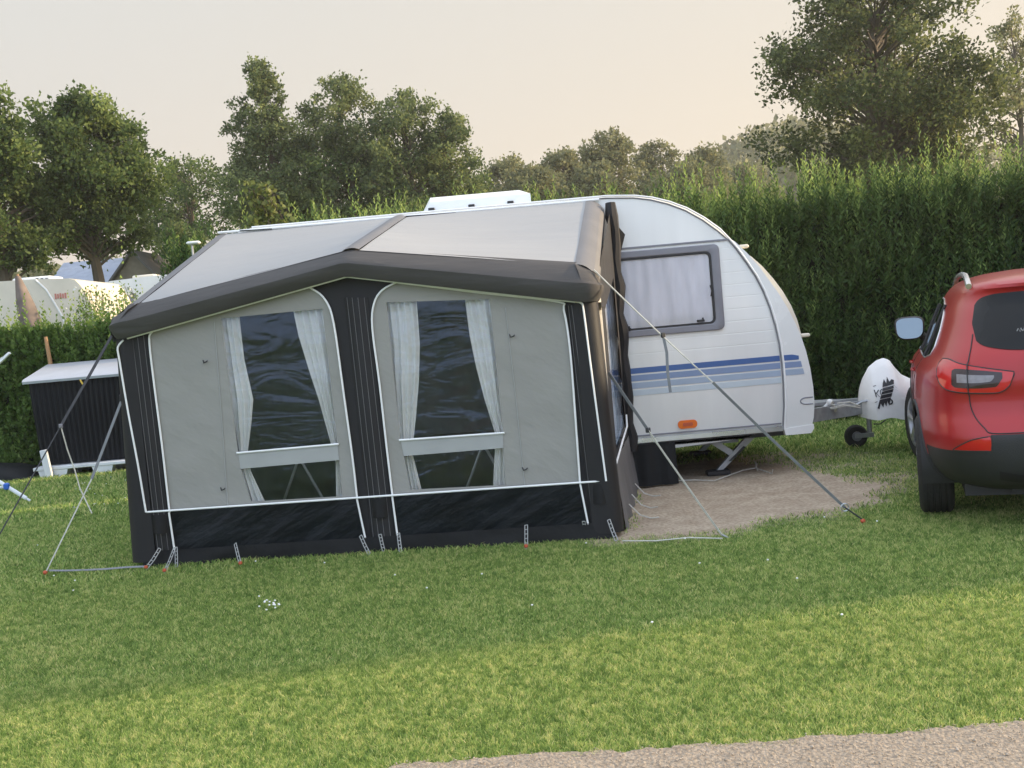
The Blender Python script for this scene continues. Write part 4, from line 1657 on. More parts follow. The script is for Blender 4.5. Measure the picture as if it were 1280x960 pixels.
# recess under the nose and lower lip
MB().prism([(2.43, .36), (2.66, .36), (2.69, .4), (2.69, .44), (2.42, .42)], lambda x, z: (x, CY - .02, z), lambda x, z: (x, CY + CW, z)).build('front_valance', M['wplast'], cv)
rr = [(2.64 + .06 * math.cos(t) * (1 if math.cos(t) > 0 else .9), CY - .013, .655 + .03 * math.sin(t)) for t in np.linspace(.5 * PI, 1.5 * PI, 12)]
MB().tube([(2.7, CY - .01, .685)] + rr + [(2.7, CY - .01, .625)], .006, 6).build('recess_edge', M['greyplast'], cv)
# waist stripes
for (z0, z1, mt, xe) in ((1.035, 1.085, 'blue1', 2.6), (.967, 1.02, 'blue2', 2.625), (.9, .952, 'blue3', 2.64), (.835, .885, 'blue4', 2.64)):
    MB().prism([(-2.6, z0), (2.43, z0), (2.43, z1), (-2.6, z1)], lambda x, z: (x, CY - .004, z), lambda x, z: (x, CY + .002, z)).build('waist_stripe', M[mt], cv, False)
    if mt != 'blue4':
        e = [(2.458, z0), (xe, z0), (xe - (.01 if mt != 'blue1' else .0), z1 - (.015 if mt == 'blue1' else 0)), (xe - .06 if mt == 'blue1' else xe - .012, z1), (2.458, z1)]
        MB().prism(e, lambda x, z: (x, CY - .0155, z), lambda x, z: (x, CY - .01, z)).build('waist_stripe', M[mt], cv, False)
# top rail
MB().box((.95, CY - .004, 2.165), (2.2, .014, .016)).build('side_rail', M['greyplast'], cv)
# bottom skirt rail
MB().box((-.1, CY - .006, .47), (5.0, .016, .012)).build('lower_rail', M['greyplast'], cv)
MB().box((-.1, CY - .008, .425), (5.02, .02, .05), 0, .004).build('lower_rail', M['alu'], cv)
MB().box((-.1, CY + .004, .397), (5.0, .03, .016)).build('lower_seal', M['darkrub'], cv)


# window
def rrect(x0, x1, z0, z1, r, n=5):
    out = []
    for (cx, cz, a0) in ((x1 - r, z0 + r, -PI / 2), (x1 - r, z1 - r, 0), (x0 + r, z1 - r, PI / 2), (x0 + r, z0 + r, PI)):
        for k in range(n + 1):
            a = a0 + PI / 2 * k / n
            out.append((cx + r * math.cos(a), cz + r * math.sin(a)))
    return out


def ringp(o, i, y0, y1):
    mb = MB()
    n = len(o)
    rows = [[(x, y1, z) for (x, z) in o], [(x, y0 + .006, z) for (x, z) in o], [(x + (xi - x) * .12, y0, z + (zi - z) * .12) for (x, z), (xi, zi) in zip(o, i)],
            [(x + (xi - x) * .88, y0, z + (zi - z) * .88) for (x, z), (xi, zi) in zip(o, i)], [(x, y0 + .006, z) for (x, z) in i], [(x, y1, z) for (x, z) in i]]
    return mb.grid(rows, closed=True)


x0, x1, z0, z1 = .965, 1.955, 1.365, 2.135
wf = ringp(rrect(x0, x1, z0, z1, .05), rrect(x0 + .055, x1 - .075, z0 + .06, z1 - .06, .05), CY - .03, CY + .01).build('window_frame', M['greyplast'], cv)
ringp(rrect(x0 + .053, x1 - .073, z0 + .058, z1 - .058, .05), rrect(x0 + .074, x1 - .094, z0 + .079, z1 - .079, .04), CY - .024, CY + .01).build('seal', M['darkrub'], wf)
pr_ = rrect(x0 + .08, x1 - .1, z0 + .085, z1 - .085, .04)
pane = MB().sheet(pr_, [], lambda x, z: (x, CY - .02 - .012 * (1 - ((x - 1.46) / .45) ** 2) * (1 - ((z - 1.75) / .33) ** 2), z)).build('pane', M['pane'], wf)
MB().grid([[(x0 + .08 + (x1 - x0 - .18) * i / 60, CY - .006 + .003 * math.sin(i * .9), z0 + .08 + (z1 - z0 - .16) * j) for i in range(61)] for j in (0, 1)]).build('blind', M['blind'], wf)
for (a, b) in ((1.075, 1.44), (1.74, 1.46)):
    MB().box((a, CY - .034, b), (.07, .018, .022), 0, .004).box((a + .02, CY - .036, b + .012), (.012, .02, .03)).build('latch', M['darkrub'], wf)
for (a, b) in ((1.045, 1.68), (1.85, 1.72)):
    MB().tube([(a, CY - .03, b - .05), (a + .012, CY - .036, b), (a, CY - .03, b + .05)], .007, 6).build('latch', M['darkrub'], wf)
# marker lamp
lm = MB().prism(rrect(1.465, 1.64, .5, .575, .034), lambda x, z: (x, CY - .012, z), lambda x, z: (x, CY, z)).build('marker_lamp', M['orange'], cv)
MB().prism(rrect(1.51, 1.6, .522, .553, .01), lambda x, z: (x, CY - .018, z), lambda x, z: (x, CY - .011, z)).build('reflector', M['peg'], lm)
# front window slab seen edge-on, and grab handles
fw = [(2.24, 1.995), (2.32, 1.88), (2.4, 1.755), (2.475, 1.63), (2.545, 1.495), (2.6, 1.365), (2.645, 1.25)]
rows = []
for k, (x, z) in enumerate(fw):
    q = .05 * math.sin(PI * (k + .35) / (len(fw) - .3)) ** .6
    rows.append([(x - .02, CY + .07, z - .01), (x + q, CY + .08, z + q * .6), (x + q + .004, CY + .14, z + q * .62), (x + q + .006, CY + CW - .14, z + q * .62), (x + q, CY + CW - .08, z + q * .6), (x - .02, CY + CW - .07, z - .01)])
MB().grid(rows).build('front_window', M['cream'], cv)
for (x, z) in ((2.165, 2.085), (2.66, 1.235)):
    MB().box((x + .035, CY + .08, z + .01), (.09, .04, .035), 0, .01).build('grab_handle', M['cream'], cv)
# roof window, vents
a, b = at(523, 266, 10.25).x, at(657, 255, 10.25).x
pf = [(0, 2.62), (-.05, 2.69), (-.02, 2.78), (.1, 2.835), (.38, 2.85), (.55, 2.83), (.62, 2.74), (.6, 2.62)]
rw = MB().prism(pf, lambda y, z: (a + (.0 if z < 2.65 else .12), 10.2 + y, z), lambda y, z: (b + (.05 if 2.68 < z < 2.8 else -.05), 10.2 + y, z)).build('roof_window', M['wplast'], cv)
for t in (.13, .5, .86):
    x = a + (b - a) * t
    MB().box((x, 10.146, 2.705), (.06, .03, .035), 0, .004).build('catch', M['darkrub'], rw)
v0 = at(752, 245, 10.7)
MB().ball((v0.x, 10.7, 2.65), (.24, .26, .1), 20, 8).build('roof_vent', M['wplast'], cv)
v0 = at(494, 269, 10.5)
MB().ball((v0.x, 10.4, 2.65), (.13, .15, .05), 16, 6).build('roof_vent', M['wplast'], cv)
# underside: floor, chassis rails, wheels, skirt cloth
MB().box((0, CY + CW / 2, .375), (5.1, CW - .1, .04)).build('floor_pan', M['carblack'], cv)
for yy in (CY + .5, CY + CW - .5):
    MB().box((-.2, yy, .325), (4.6, .05, .1)).build('chassis_rail', M['galv'], cv)
MB().prism([(1.38, .388), (2.2, .388), (2.08, .36), (1.38, .322)], lambda x, z: (x, CY + .05, z), lambda x, z: (x, CY + .07, z)).build('valance_plate', M['wplast'], cv)
for yy in (CY + .16, CY + CW - .16):
    w_ = MB().lathe([(0, -.09), (.17, -.09), (.19, -.05), (.19, .05), (.17, .09), (0, .09)], (-.4, yy, .31), 'y', 28).build('wheel', M['galv'], cv)
    MB().lathe([(.19, -.09), (.29, -.095), (.31, -.06), (.31, .06), (.29, .095), (.19, .09)], (-.4, yy, .31), 'y', 32).build('tyre', M['tyre'], w_)
rows = [[(1.0 + .42 * k / 12, CY - .1 + .015 * math.sin(k * 1.1) + .05 * (1 - j / 4), .39 - .37 * j / 4) for k in range(13)] for j in range(5)]
MB().grid(rows).build('wheel_skirt', M['tarp'], cv)
# corner steady
for (yy, fx) in ((CY + .3, 0), (CY + CW - .42, .1)):
    st = MB().prism([(1.83 + fx, .05), (1.89 + fx, .05), (2.26 + fx, .37), (2.16 + fx, .37)], lambda x, z: (x, yy - .03, z), lambda x, z: (x, yy + .03, z)).build('corner_steady', M['galv'], cv)
    MB().prism([(1.73 + fx, .36), (1.82 + fx, .36), (2.02 + fx, .21), (1.98 + fx, .17)], lambda x, z: (x, yy - .02, z), lambda x, z: (x, yy + .02, z)).build('strut', M['galv'], st)
    MB().box((1.85 + fx, yy, .03), (.22, .12, .05), 0, .01).build('foot', M['darkrub'], st)
    MB().prism([(1.95 + fx, .13), (1.98 + fx, .13), (2.12 + fx, .25), (2.1 + fx, .26)], lambda x, z: (x, yy - .034, z), lambda x, z: (x, yy - .03, z)).build('slot', M['darkrub'], st)
# drawbar
HX, HY = 3.62, 10.85
for yy in (CY + .35, CY + CW - .35):
    d = Vector((HX, HY + (.04 if yy > HY else -.04), .44)) - Vector((2.5, yy, .44))
    n_ = Vector((-d.y, d.x, 0)).normalized() * .025
    p, q = Vector((2.45, yy, .0)), Vector((HX, HY + (.04 if yy > HY else -.04), 0))
    pts = []
    for (c_) in (p, q):
        for (sg, z) in ((-1, .39), (1, .39), (1, .52), (-1, .52)):
            v = c_ + n_ * sg
            pts.append((v.x, v.y, z))
    MB().add(pts, [(0, 1, 5, 4), (1, 2, 6, 5), (2, 3, 7, 6), (3, 0, 4, 7), (3, 2, 1, 0), (4, 5, 6, 7)]).build('drawbar', M['galv'], cv, False)
MB().box((2.95, 10.7, .535), (.5, .3, .03)).box((3.3, 10.85, .5), (.9, .07, .07)).build('drawbar_plate', M['galv'], cv)
h0 = at(1037, 503, 10.5)
gh = MB().tube([(h0.x - .06, 10.5, .5), (h0.x - .02, 10.5, .54), (h0.x, 10.5, h0.z - .02)], .016, 8).ball((h0.x, 10.5, h0.z), .033, 10, 8).build('brake_handle', M['wplast'], cv)
mb = MB()
for k in range(6):
    a_ = Vector((h0.x + random.uniform(-.06, .06), 10.42, .5 + random.uniform(-.02, .05)))
    b2 = Vector((h0.x + random.uniform(.02, .3), 10.46, .5 + random.uniform(-.05, .04)))
    mb.tube([a_, a_.lerp(b2, .5) + Vector((0, -.03, .03)), b2], .008, 6)
mb.build('tied_rope', M['rope'], cv)
MB().tube([at(1058, 512, 10.6), at(1078, 502, 10.6), at(1090, 500, 10.6)], .014, 6).build('handbrake_lever', M['galv'], cv)
# jockey wheel
jy = 11.1
jc = at(1070, 545, jy)
jr = jc.z - .005
jw = MB().lathe([(0, -.045), (.05, -.045), (.05, .045), (0, .045)], (jc.x, jy, jc.z), 'y', 16).build('jockey_wheel', M['greyplast'], cv)
MB().lathe([(.045, -.03), (jr * .85, -.036), (jr, -.02), (jr, .02), (jr * .85, .036), (.045, .03)], (jc.x, jy, jc.z), 'y', 28).build('tyre', M['tyre'], jw)
e1, e2_ = at(1087, 542, jy), at(1089, 522, jy)
MB().box(((jc.x + e1.x) / 2 + .0, jy - .055, (jc.z + e1.z) / 2), (e1.x - jc.x + .05, .02, .045)).box(((jc.x + e1.x) / 2, jy + .055, (jc.z + e1.z) / 2), (e1.x - jc.x + .05, .02, .045)).build('wheel_fork', M['galv'], jw)
MB().tube([(e1.x, jy, e1.z - .03), (e1.x + .01, jy, .55)], .026, 10).build('wheel_stem', M['galv'], jw)
MB().tube([at(1092, 530, jy - .05), at(1100, 530, jy - .05), at(1107, 525, jy - .05)], .007, 6).build('cable', M['darkrub'], jw)

# hitch cover: one draped white shell with a printed mark
hc = thing('hitch_cover', 'white fabric hood with black print over the caravan hitch', 'cover', (3.72, HY, .3))
sil = [(3.44, .375), (3.425, .5), (3.435, .62), (3.48, .74), (3.55, .85), (3.63, .905), (3.7, .925), (3.76, .9), (3.81, .82), (3.87, .745), (3.95, .7), (4.05, .675), (4.18, .65), (4.28, .6), (4.3, .45), (4.2, .37)]


def htop(x):
    for (a, b) in zip(sil, sil[1:]):
        if a[0] <= x <= b[0] and b[1] > .46:
            return a[1] + (b[1] - a[1]) * (x - a[0]) / (b[0] - a[0] + 1e-9)
    return .6


def hbot(x):
    return .36 - .035 * math.sin((x - 3.4) * 3.2) + .012 * math.sin(x * 21)


def hcov(x, v):
    """v 0 = near hem, .5 = ridge, 1 = far hem"""
    zt_, zb = htop(x), hbot(x)
    a = abs(v - .5) * 2
    z = zt_ - (zt_ - zb) * a ** 1.15
    hw = .17 + .06 * a
    edge = min(1, (x - 3.425) / .1, (4.31 - x) / .1)
    hw *= max(.12, math.sqrt(max(0, edge)))
    y = HY - .12 + (-1 if v < .5 else 1) * hw * min(1, a * 1.8) ** .7
    y += .012 * math.sin(x * 18 + z * 9) * a
    return (x, y, z)


hx = [3.427 + (4.305 - 3.427) * i / 44 for i in range(45)]
shell = MB().grid([[hcov(x, j / 20) for j in range(21)] for x in hx], True).build('shell', M['cover'], hc)


def hproj(x, z):
    zt_, zb = htop(x), hbot(x)
    a = max(0, min(1, (zt_ - z) / (zt_ - zb))) ** (1 / 1.15)
    p = hcov(x, .5 - a / 2)
    return (p[0], p[1] - .006, z)


def hmark(px):
    q = [(at(x, y, HY - .3).x, at(x, y, HY - .3).z) for (x, y) in px]
    return q


def subpoly(q):
    out = []
    n = len(q)
    for i in range(n):
        a, b = q[i], q[(i + 1) % n]
        for k in range(3):
            out.append((a[0] + (b[0] - a[0]) * k / 3, a[1] + (b[1] - a[1]) * k / 3))
    return out


mb = MB()
# torn-brush slanted block with pale bars left open, letters beside it
for q in ([(1104, 479), (1106, 474), (1108, 479), (1110, 471), (1112, 477), (1115, 474), (1118, 475), (1117, 480), (1103, 484)],
          [(1103, 485), (1116.5, 481.5), (1116, 485), (1102, 488.5)], [(1101.5, 489.5), (1115.5, 486), (1114.5, 490), (1100.5, 493)],
          [(1100, 494), (1114, 491), (1113, 495.5), (1098.5, 498.5)], [(1098, 499.5), (1112.5, 496.5), (1110, 507), (1108, 501), (1106, 508), (1104, 503), (1102, 509), (1099, 504), (1097, 511), (1094.5, 510)]):
    mb.sheet(subpoly(hmark(q)), [], hproj)
for (p, q, w) in (((1093, 487), (1094, 496), 1.1), ((1094, 492), (1098, 487), .9), ((1095, 492), (1098.5, 496), .9), ((1102, 486), (1099.8, 488), .8), ((1099.8, 488), (1099.6, 492), .8), ((1099.6, 492), (1101, 494), .8), ((1092.5, 483), (1096, 481.5), .5), ((1095, 501), (1092, 503), .4), ((1117, 481), (1120, 485), .5), ((1121, 488), (1118, 486.5), .4)):
    mb.sheet(subpoly(hmark([(p[0] - w * .6, p[1]), (p[0] + w * .6, p[1] + .4), (q[0] + w * .6, q[1] + .4), (q[0] - w * .6, q[1])])), [], hproj)
t = np.linspace(0, 2 * PI, 15)[:-1]
for cx, cy in ((1111.5, 502),):
    o_ = [(cx + 3.4 * math.cos(a), cy + 3.6 * math.sin(a)) for a in t]
    i_ = [(cx + 1.7 * math.cos(a), cy + 1.9 * math.sin(a)) for a in t]
    mb.sheet(hmark(o_), [hmark(i_)], hproj)
mb.build('printed_mark', M['print'], hc, False)

# ---------------------------------------------------------------- red car
car = thing('parked_car', 'red crossover car parked at right with its tail toward us', 'car', (3.35, 6.37, 0))
car.rotation_euler = (0, 0, math.radians(-20))


def curve(tab):
    xs_ = [t[0] for t in tab]
    ys_ = [t[1] for t in tab]
    # monotone-ish cubic through the table
    n = len(xs_)
    m = [0] * n
    dl = [(ys_[i + 1] - ys_[i]) / (xs_[i + 1] - xs_[i]) for i in range(n - 1)]
    for i in range(n):
        if i == 0:
            m[i] = dl[0]
        elif i == n - 1:
            m[i] = dl[-1]
        else:
            m[i] = 0 if dl[i - 1] * dl[i] <= 0 else 2 * dl[i - 1] * dl[i] / (dl[i - 1] + dl[i])

    def f(x):
        if x <= xs_[0]:
            return ys_[0]
        if x >= xs_[-1]:
            return ys_[-1]
        for i in range(n - 1):
            if x <= xs_[i + 1]:
                h = xs_[i + 1] - xs_[i]
                t = (x - xs_[i]) / h
                return (2 * t ** 3 - 3 * t * t + 1) * ys_[i] + (t ** 3 - 2 * t * t + t) * h * m[i] + (-2 * t ** 3 + 3 * t * t) * ys_[i + 1] + (t ** 3 - t * t) * h * m[i + 1]
    return f


YR = curve([(.2, .3), (.26, .12), (.34, .05), (.46, .01), (.56, .0), (.64, .03), (.72, .075), (.8, .085), (.9, .075), (.98, .085), (1.06, .11), (1.12, .15), (1.2, .215), (1.35, .345), (1.43, .41), (1.465, .40), (1.49, .37), (1.515, .40), (1.54, .5), (1.565, .72), (1.585, 1.0), (1.6, 1.35)])
YF = curve([(.2, 4.2), (.3, 4.38), (.5, 4.45), (.7, 4.43), (.82, 4.34), (.9, 4.15), (.97, 3.8), (1.02, 3.5), (1.07, 3.32), (1.2, 3.08), (1.35, 2.8), (1.45, 2.6), (1.52, 2.4), (1.565, 2.15), (1.585, 1.95), (1.6, 1.75)])
HW = curve([(.2, .78), (.27, .85), (.36, .895), (.46, .912), (.6, .918), (.75, .916), (.86, .91), (.94, .895), (1.0, .862), (1.06, .815), (1.15, .775), (1.25, .735), (1.35, .69), (1.43, .65), (1.49, .61), (1.53, .565), (1.56, .5), (1.585, .38), (1.6, .2)])
EX = curve([(.2, 4.5), (.5, 5.6), (.8, 5.6), (1.0, 5.0), (1.2, 4.4), (1.45, 4.2), (1.6, 2.6)])


def plan(a, z, hw=None):
    """point of the body outline at height z; a 0 = rear centre, pi/2 = left flank, pi = front centre"""
    yr, yf, hw, ex = YR(z), YF(z), HW(z), EX(z)
    ym = yr + (yf - yr) * .55
    x = hw * abs(math.sin(a)) ** (2 / ex)
    if a < PI / 2:
        y = ym - (ym - yr) * abs(math.cos(a)) ** (2 / ex)
    else:
        y = ym + (yf - ym) * abs(math.cos(a)) ** (2 / 4.0)
        x = hw * abs(math.sin(a)) ** (2 / 4.0)
    # wheel-arch flare
    if .3 < z < 1.0:
        k = math.sin(PI * min(1, (z - .3) / .7)) * min(1, x / (hw + 1e-6)) ** 8
        x += .012 * k * (math.exp(-((y - .93) / .5) ** 2) + math.exp(-((y - 3.58) / .5) ** 2))
    if z > .95 and y < 1.7:
        x -= .07 * min(1, (z - .95) / .3) * ((1.7 - y) / 1.7) ** 2 * min(1, x / (hw + 1e-6)) ** 6
    return x, y


_tab = {}


def outline(z):
    k = round(z, 4)
    if k not in _tab:
        # dense, roughly even steps
        pts = []
        for i in range(401):
            t = i / 400
            a = PI * t
            pts.append(plan(a, z))
        P = np.array(pts)
        d = np.concatenate([[0], np.cumsum(np.hypot(*np.diff(P, axis=0).T))])
        _tab[k] = (P, d)
    return _tab[k]


def S(u, z, off=0.0):
    """u = metres from the rear centre along the outline, left positive, right negative"""
    P, d = outline(z)
    uu = abs(u)
    x = float(np.interp(uu, d, P[:, 0]))
    y = float(np.interp(uu, d, P[:, 1]))
    if off:
        x2, y2 = float(np.interp(uu + .02, d, P[:, 0])), float(np.interp(uu + .02, d, P[:, 1]))
        x1, y1 = float(np.interp(max(0, uu - .02), d, P[:, 0])), float(np.interp(max(0, uu - .02), d, P[:, 1]))
        tx, ty = x2 - x1, y2 - y1
        l = math.hypot(tx, ty) + 1e-9
        x += ty / l * off
        y -= tx / l * off
    return ((-x if u >= 0 else x), y, z)


def Y2U(y, z):
    P, d = outline(z)
    return float(np.interp(y, P[:, 1], d))


ZS = sorted(set([round(.2 + .02 * i, 3) for i in range(66)] + [.49, .59, 1.515, 1.525, 1.535, 1.545, 1.555, 1.5625, 1.57, 1.5775, 1.585, 1.59, 1.595, 1.6]))
ZS = [z for z in ZS if z <= 1.6]
TS = [i / 90 for i in range(91)]
TS = sorted(set([round((1 - math.cos(PI * t)) / 2 * .35 + t * .65, 5) for t in TS]))
rows = []
for z in ZS:
    P, d = outline(z)
    tot = d[-1]
    # spread points: fine at the rear corner
    us = np.concatenate([np.linspace(0, .5, 16), np.linspace(.53, 1.15, 34), np.linspace(1.2, tot, 74)])
    xl, yl = np.interp(us, d, P[:, 0]), np.interp(us, d, P[:, 1])
    L_ = [(-a, b, z) for a, b in zip(xl, yl)]
    Rr = [(a, b, z) for a, b in zip(xl[1:-1], yl[1:-1])][::-1]
    rows.append(L_ + Rr)
nR = len(rows[0])
allv = [p for r_ in rows for p in r_]
us_lab = list(np.concatenate([np.linspace(0, .5, 16), np.linspace(.53, 1.15, 34), np.full(74, 9.0)]))
WHL = ((.93, .345), (3.58, .345))
groups = {'body': [], 'bumper': [], 'none': []}
for i in range(len(rows) - 1):
    for j in range(nR):
        j2 = (j + 1) % nR
        q = (i * nR + j, i * nR + j2, (i + 1) * nR + j2, (i + 1) * nR + j)
        cx = sum(allv[k][0] for k in q) / 4
        cy = sum(allv[k][1] for k in q) / 4
        cz = sum(allv[k][2] for k in q) / 4
        if abs(cx) > .55 and any((cy - wy) ** 2 + (cz - wz) ** 2 < .385 ** 2 for wy, wz in WHL):
            continue
        lim = .49
        if cy < .4 and abs(cx) < .49:
            lim = .59
        if cy > .5:
            lim = .42
        if cy > 4.1:
            lim = .45
        g = 'bumper' if cz < lim else 'body'
        groups[g].append(q)


def submesh(fs, name, m, extra=None):
    idx = sorted(set(k for q in fs for k in q))
    mp_ = {k: i for i, k in enumerate(idx)}
    mb = MB().add([allv[k] for k in idx], [tuple(mp_[k] for k in q) for q in fs])
    return mb


mb = submesh(groups['body'], 'body', None)
top = rows[-1]
mb.add(top, [tuple(range(len(top)))])
body = mb.build('body', M['carred'], car, True, True, 40)
mb = submesh(groups['bumper'], 'bumper', None)
mb.add(rows[0], [tuple(range(nR - 1, -1, -1))])
mb.build('bumper', M['carblack'], car, True, True, 40)
# arch lips and inner arches
for wy, wz in WHL:
    for sg in (-1, 1):
        path = []
        for k in range(25):
            a = math.radians(-22 + 224 * k / 24)
            y, z = wy + .395 * math.cos(a), wz + .395 * math.sin(a)
            if z < .24:
                continue
            p = S(Y2U(min(max(y, YR(z) + .05), YF(z) - .05), z) * sg, z)
            path.append((p[0], y, z))
        MB().tube(path, .013, 8).build('arch_lip', M['carblack'], car, True, True)
        rows_ = []
        for k in range(21):
            a = math.radians(-20 + 220 * k / 20)
            y, z = wy + .39 * math.cos(a), wz + .39 * math.sin(a)
            rows_.append([(-sg * .9, y, z), (-sg * .5, y, z)])
        MB().grid(rows_).build('arch_liner', M['darkrub'], car, True, True)


def patch(u0, u1, lo, hi, off, m, nm, parent=None, nu=24, nv=6, both=True):
    obs = []
    for sg in ((1, -1) if both else (1,)):
        rows_ = []
        for j in range(nv + 1):
            row = []
            for i in range(nu + 1):
                u = u0 + (u1 - u0) * i / nu
                a, b = lo(u), hi(u)
                row.append(S(u * sg, a + (b - a) * j / nv, off))
            rows_.append(row)
        obs.append(MB().grid(rows_, sg > 0).build(nm, m, parent or car, True, True, 60))
    return obs


def whole_patch(u1, lo, hi, off, m, nm, nu=48, nv=8):
    rows_ = []
    for j in range(nv + 1):
        row = []
        for i in range(nu + 1):
            u = -u1 + 2 * u1 * i / nu
            a, b = lo(abs(u)), hi(abs(u))
            row.append(S(u, a + (b - a) * j / nv, off))
        rows_.append(row)
    return MB().grid(rows_).build(nm, m, car, True, True, 60)


# rear window
lo = curve([(0, 1.08), (.35, 1.095), (.5, 1.12), (.565, 1.15), (.59, 1.19), (.6, 1.26)])
hi = curve([(0, 1.45), (.4, 1.445), (.5, 1.43), (.565, 1.395), (.59, 1.345), (.6, 1.275)])
whole_patch(.57, lambda u: lo(u / .57 * .6), lambda u: hi(u / .57 * .6), .004, M['carglass'], 'rear_window')
# small pale sticker scrawl on the rear glass
mb = MB()
for (pts) in ([(.30, 1.205), (.292, 1.22), (.283, 1.2), (.276, 1.222), (.27, 1.204)], [(.262, 1.205), (.255, 1.225), (.248, 1.206), (.24, 1.214)], [(.232, 1.205), (.226, 1.22), (.219, 1.206), (.213, 1.222), (.206, 1.207)]):
    mb.tube([S(u, z, .006) for (u, z) in pts], .0016, 4)
mb.build('sticker', M['white_pipe'], car, True, True)
# tail lamps
lo = curve([(.345, .95), (.385, .865), (.45, .84), (.6, .845), (.75, .865), (.83, .91), (.885, .99)])
hi = curve([(.345, .965), (.5, .995), (.65, 1.025), (.8, 1.055), (.87, 1.055), (.885, 1.03)])
patch(.345, .885, lo, hi, .01, M['lampred'], 'tail_lamp')
lo2 = curve([(.41, .93), (.45, .878), (.55, .873), (.69, .882), (.715, .9)])
hi2 = curve([(.41, .965), (.55, .985), (.69, .997), (.715, .985)])
patch(.41, .715, lo2, hi2, .0125, M['lampdark'], 'lamp_surround')
lo2 = curve([(.455, .935), (.48, .912), (.56, .907), (.675, .912)])
hi2 = curve([(.455, .95), (.55, .955), (.675, .965)])
patch(.455, .675, lo2, hi2, .0155, M['lampclear'], 'lamp_lens')
for sg in (1, -1):
    e = [(u, lo(u)) for u in np.linspace(.345, .885, 20)] + [(u, hi(u)) for u in np.linspace(.885, .345, 20)]
    MB().tube([S(u * sg, z, .008) for (u, z) in e], .0045, 5, closed=True).build('lamp_seal', M['darkrub'], car, True, True)
    # tailgate shut line
    sm = [(.57, 1.2), (.585, 1.12), (.60, 1.06), (.605, .98), (.605, .85), (.60, .76), (.575, .69), (.53, .63), (.49, .6), (.3, .598), (0, .598)]
    off = .012
    MB().tube([S(u * sg, z, .003 if not .84 < z < 1.04 else .017) for (u, z) in arc2(sm, 4)], .0038, 5).build('tailgate_seam', M['darkrub'], car, True, True)
# reflectors in the bumper corners
lo = lambda u: .492
hi = curve([(.49, .585), (.6, .565), (.68, .53), (.74, .497)])
patch(.5, .74, lo, hi, .006, M['lampred'], 'reflector')
for sg in (1, -1):
    e = [(u, .492) for u in np.linspace(.5, .74, 10)] + [(u, hi(u)) for u in np.linspace(.74, .5, 14)]
    MB().tube([S(u * sg, z, .006) for (u, z) in e], .004, 5, closed=True).build('reflector_seal', M['darkrub'], car, True, True)
# plate recess and lower silver lip
whole_patch(.3, lambda u: .63, lambda u: .76, .003, M['carblack'], 'plate_recess')
whole_patch(.46, lambda u: .25 + .05 * (u / .46) ** 2, lambda u: .3 + .06 * (u / .46) ** 2, .008, M['char'], 'lower_lip')
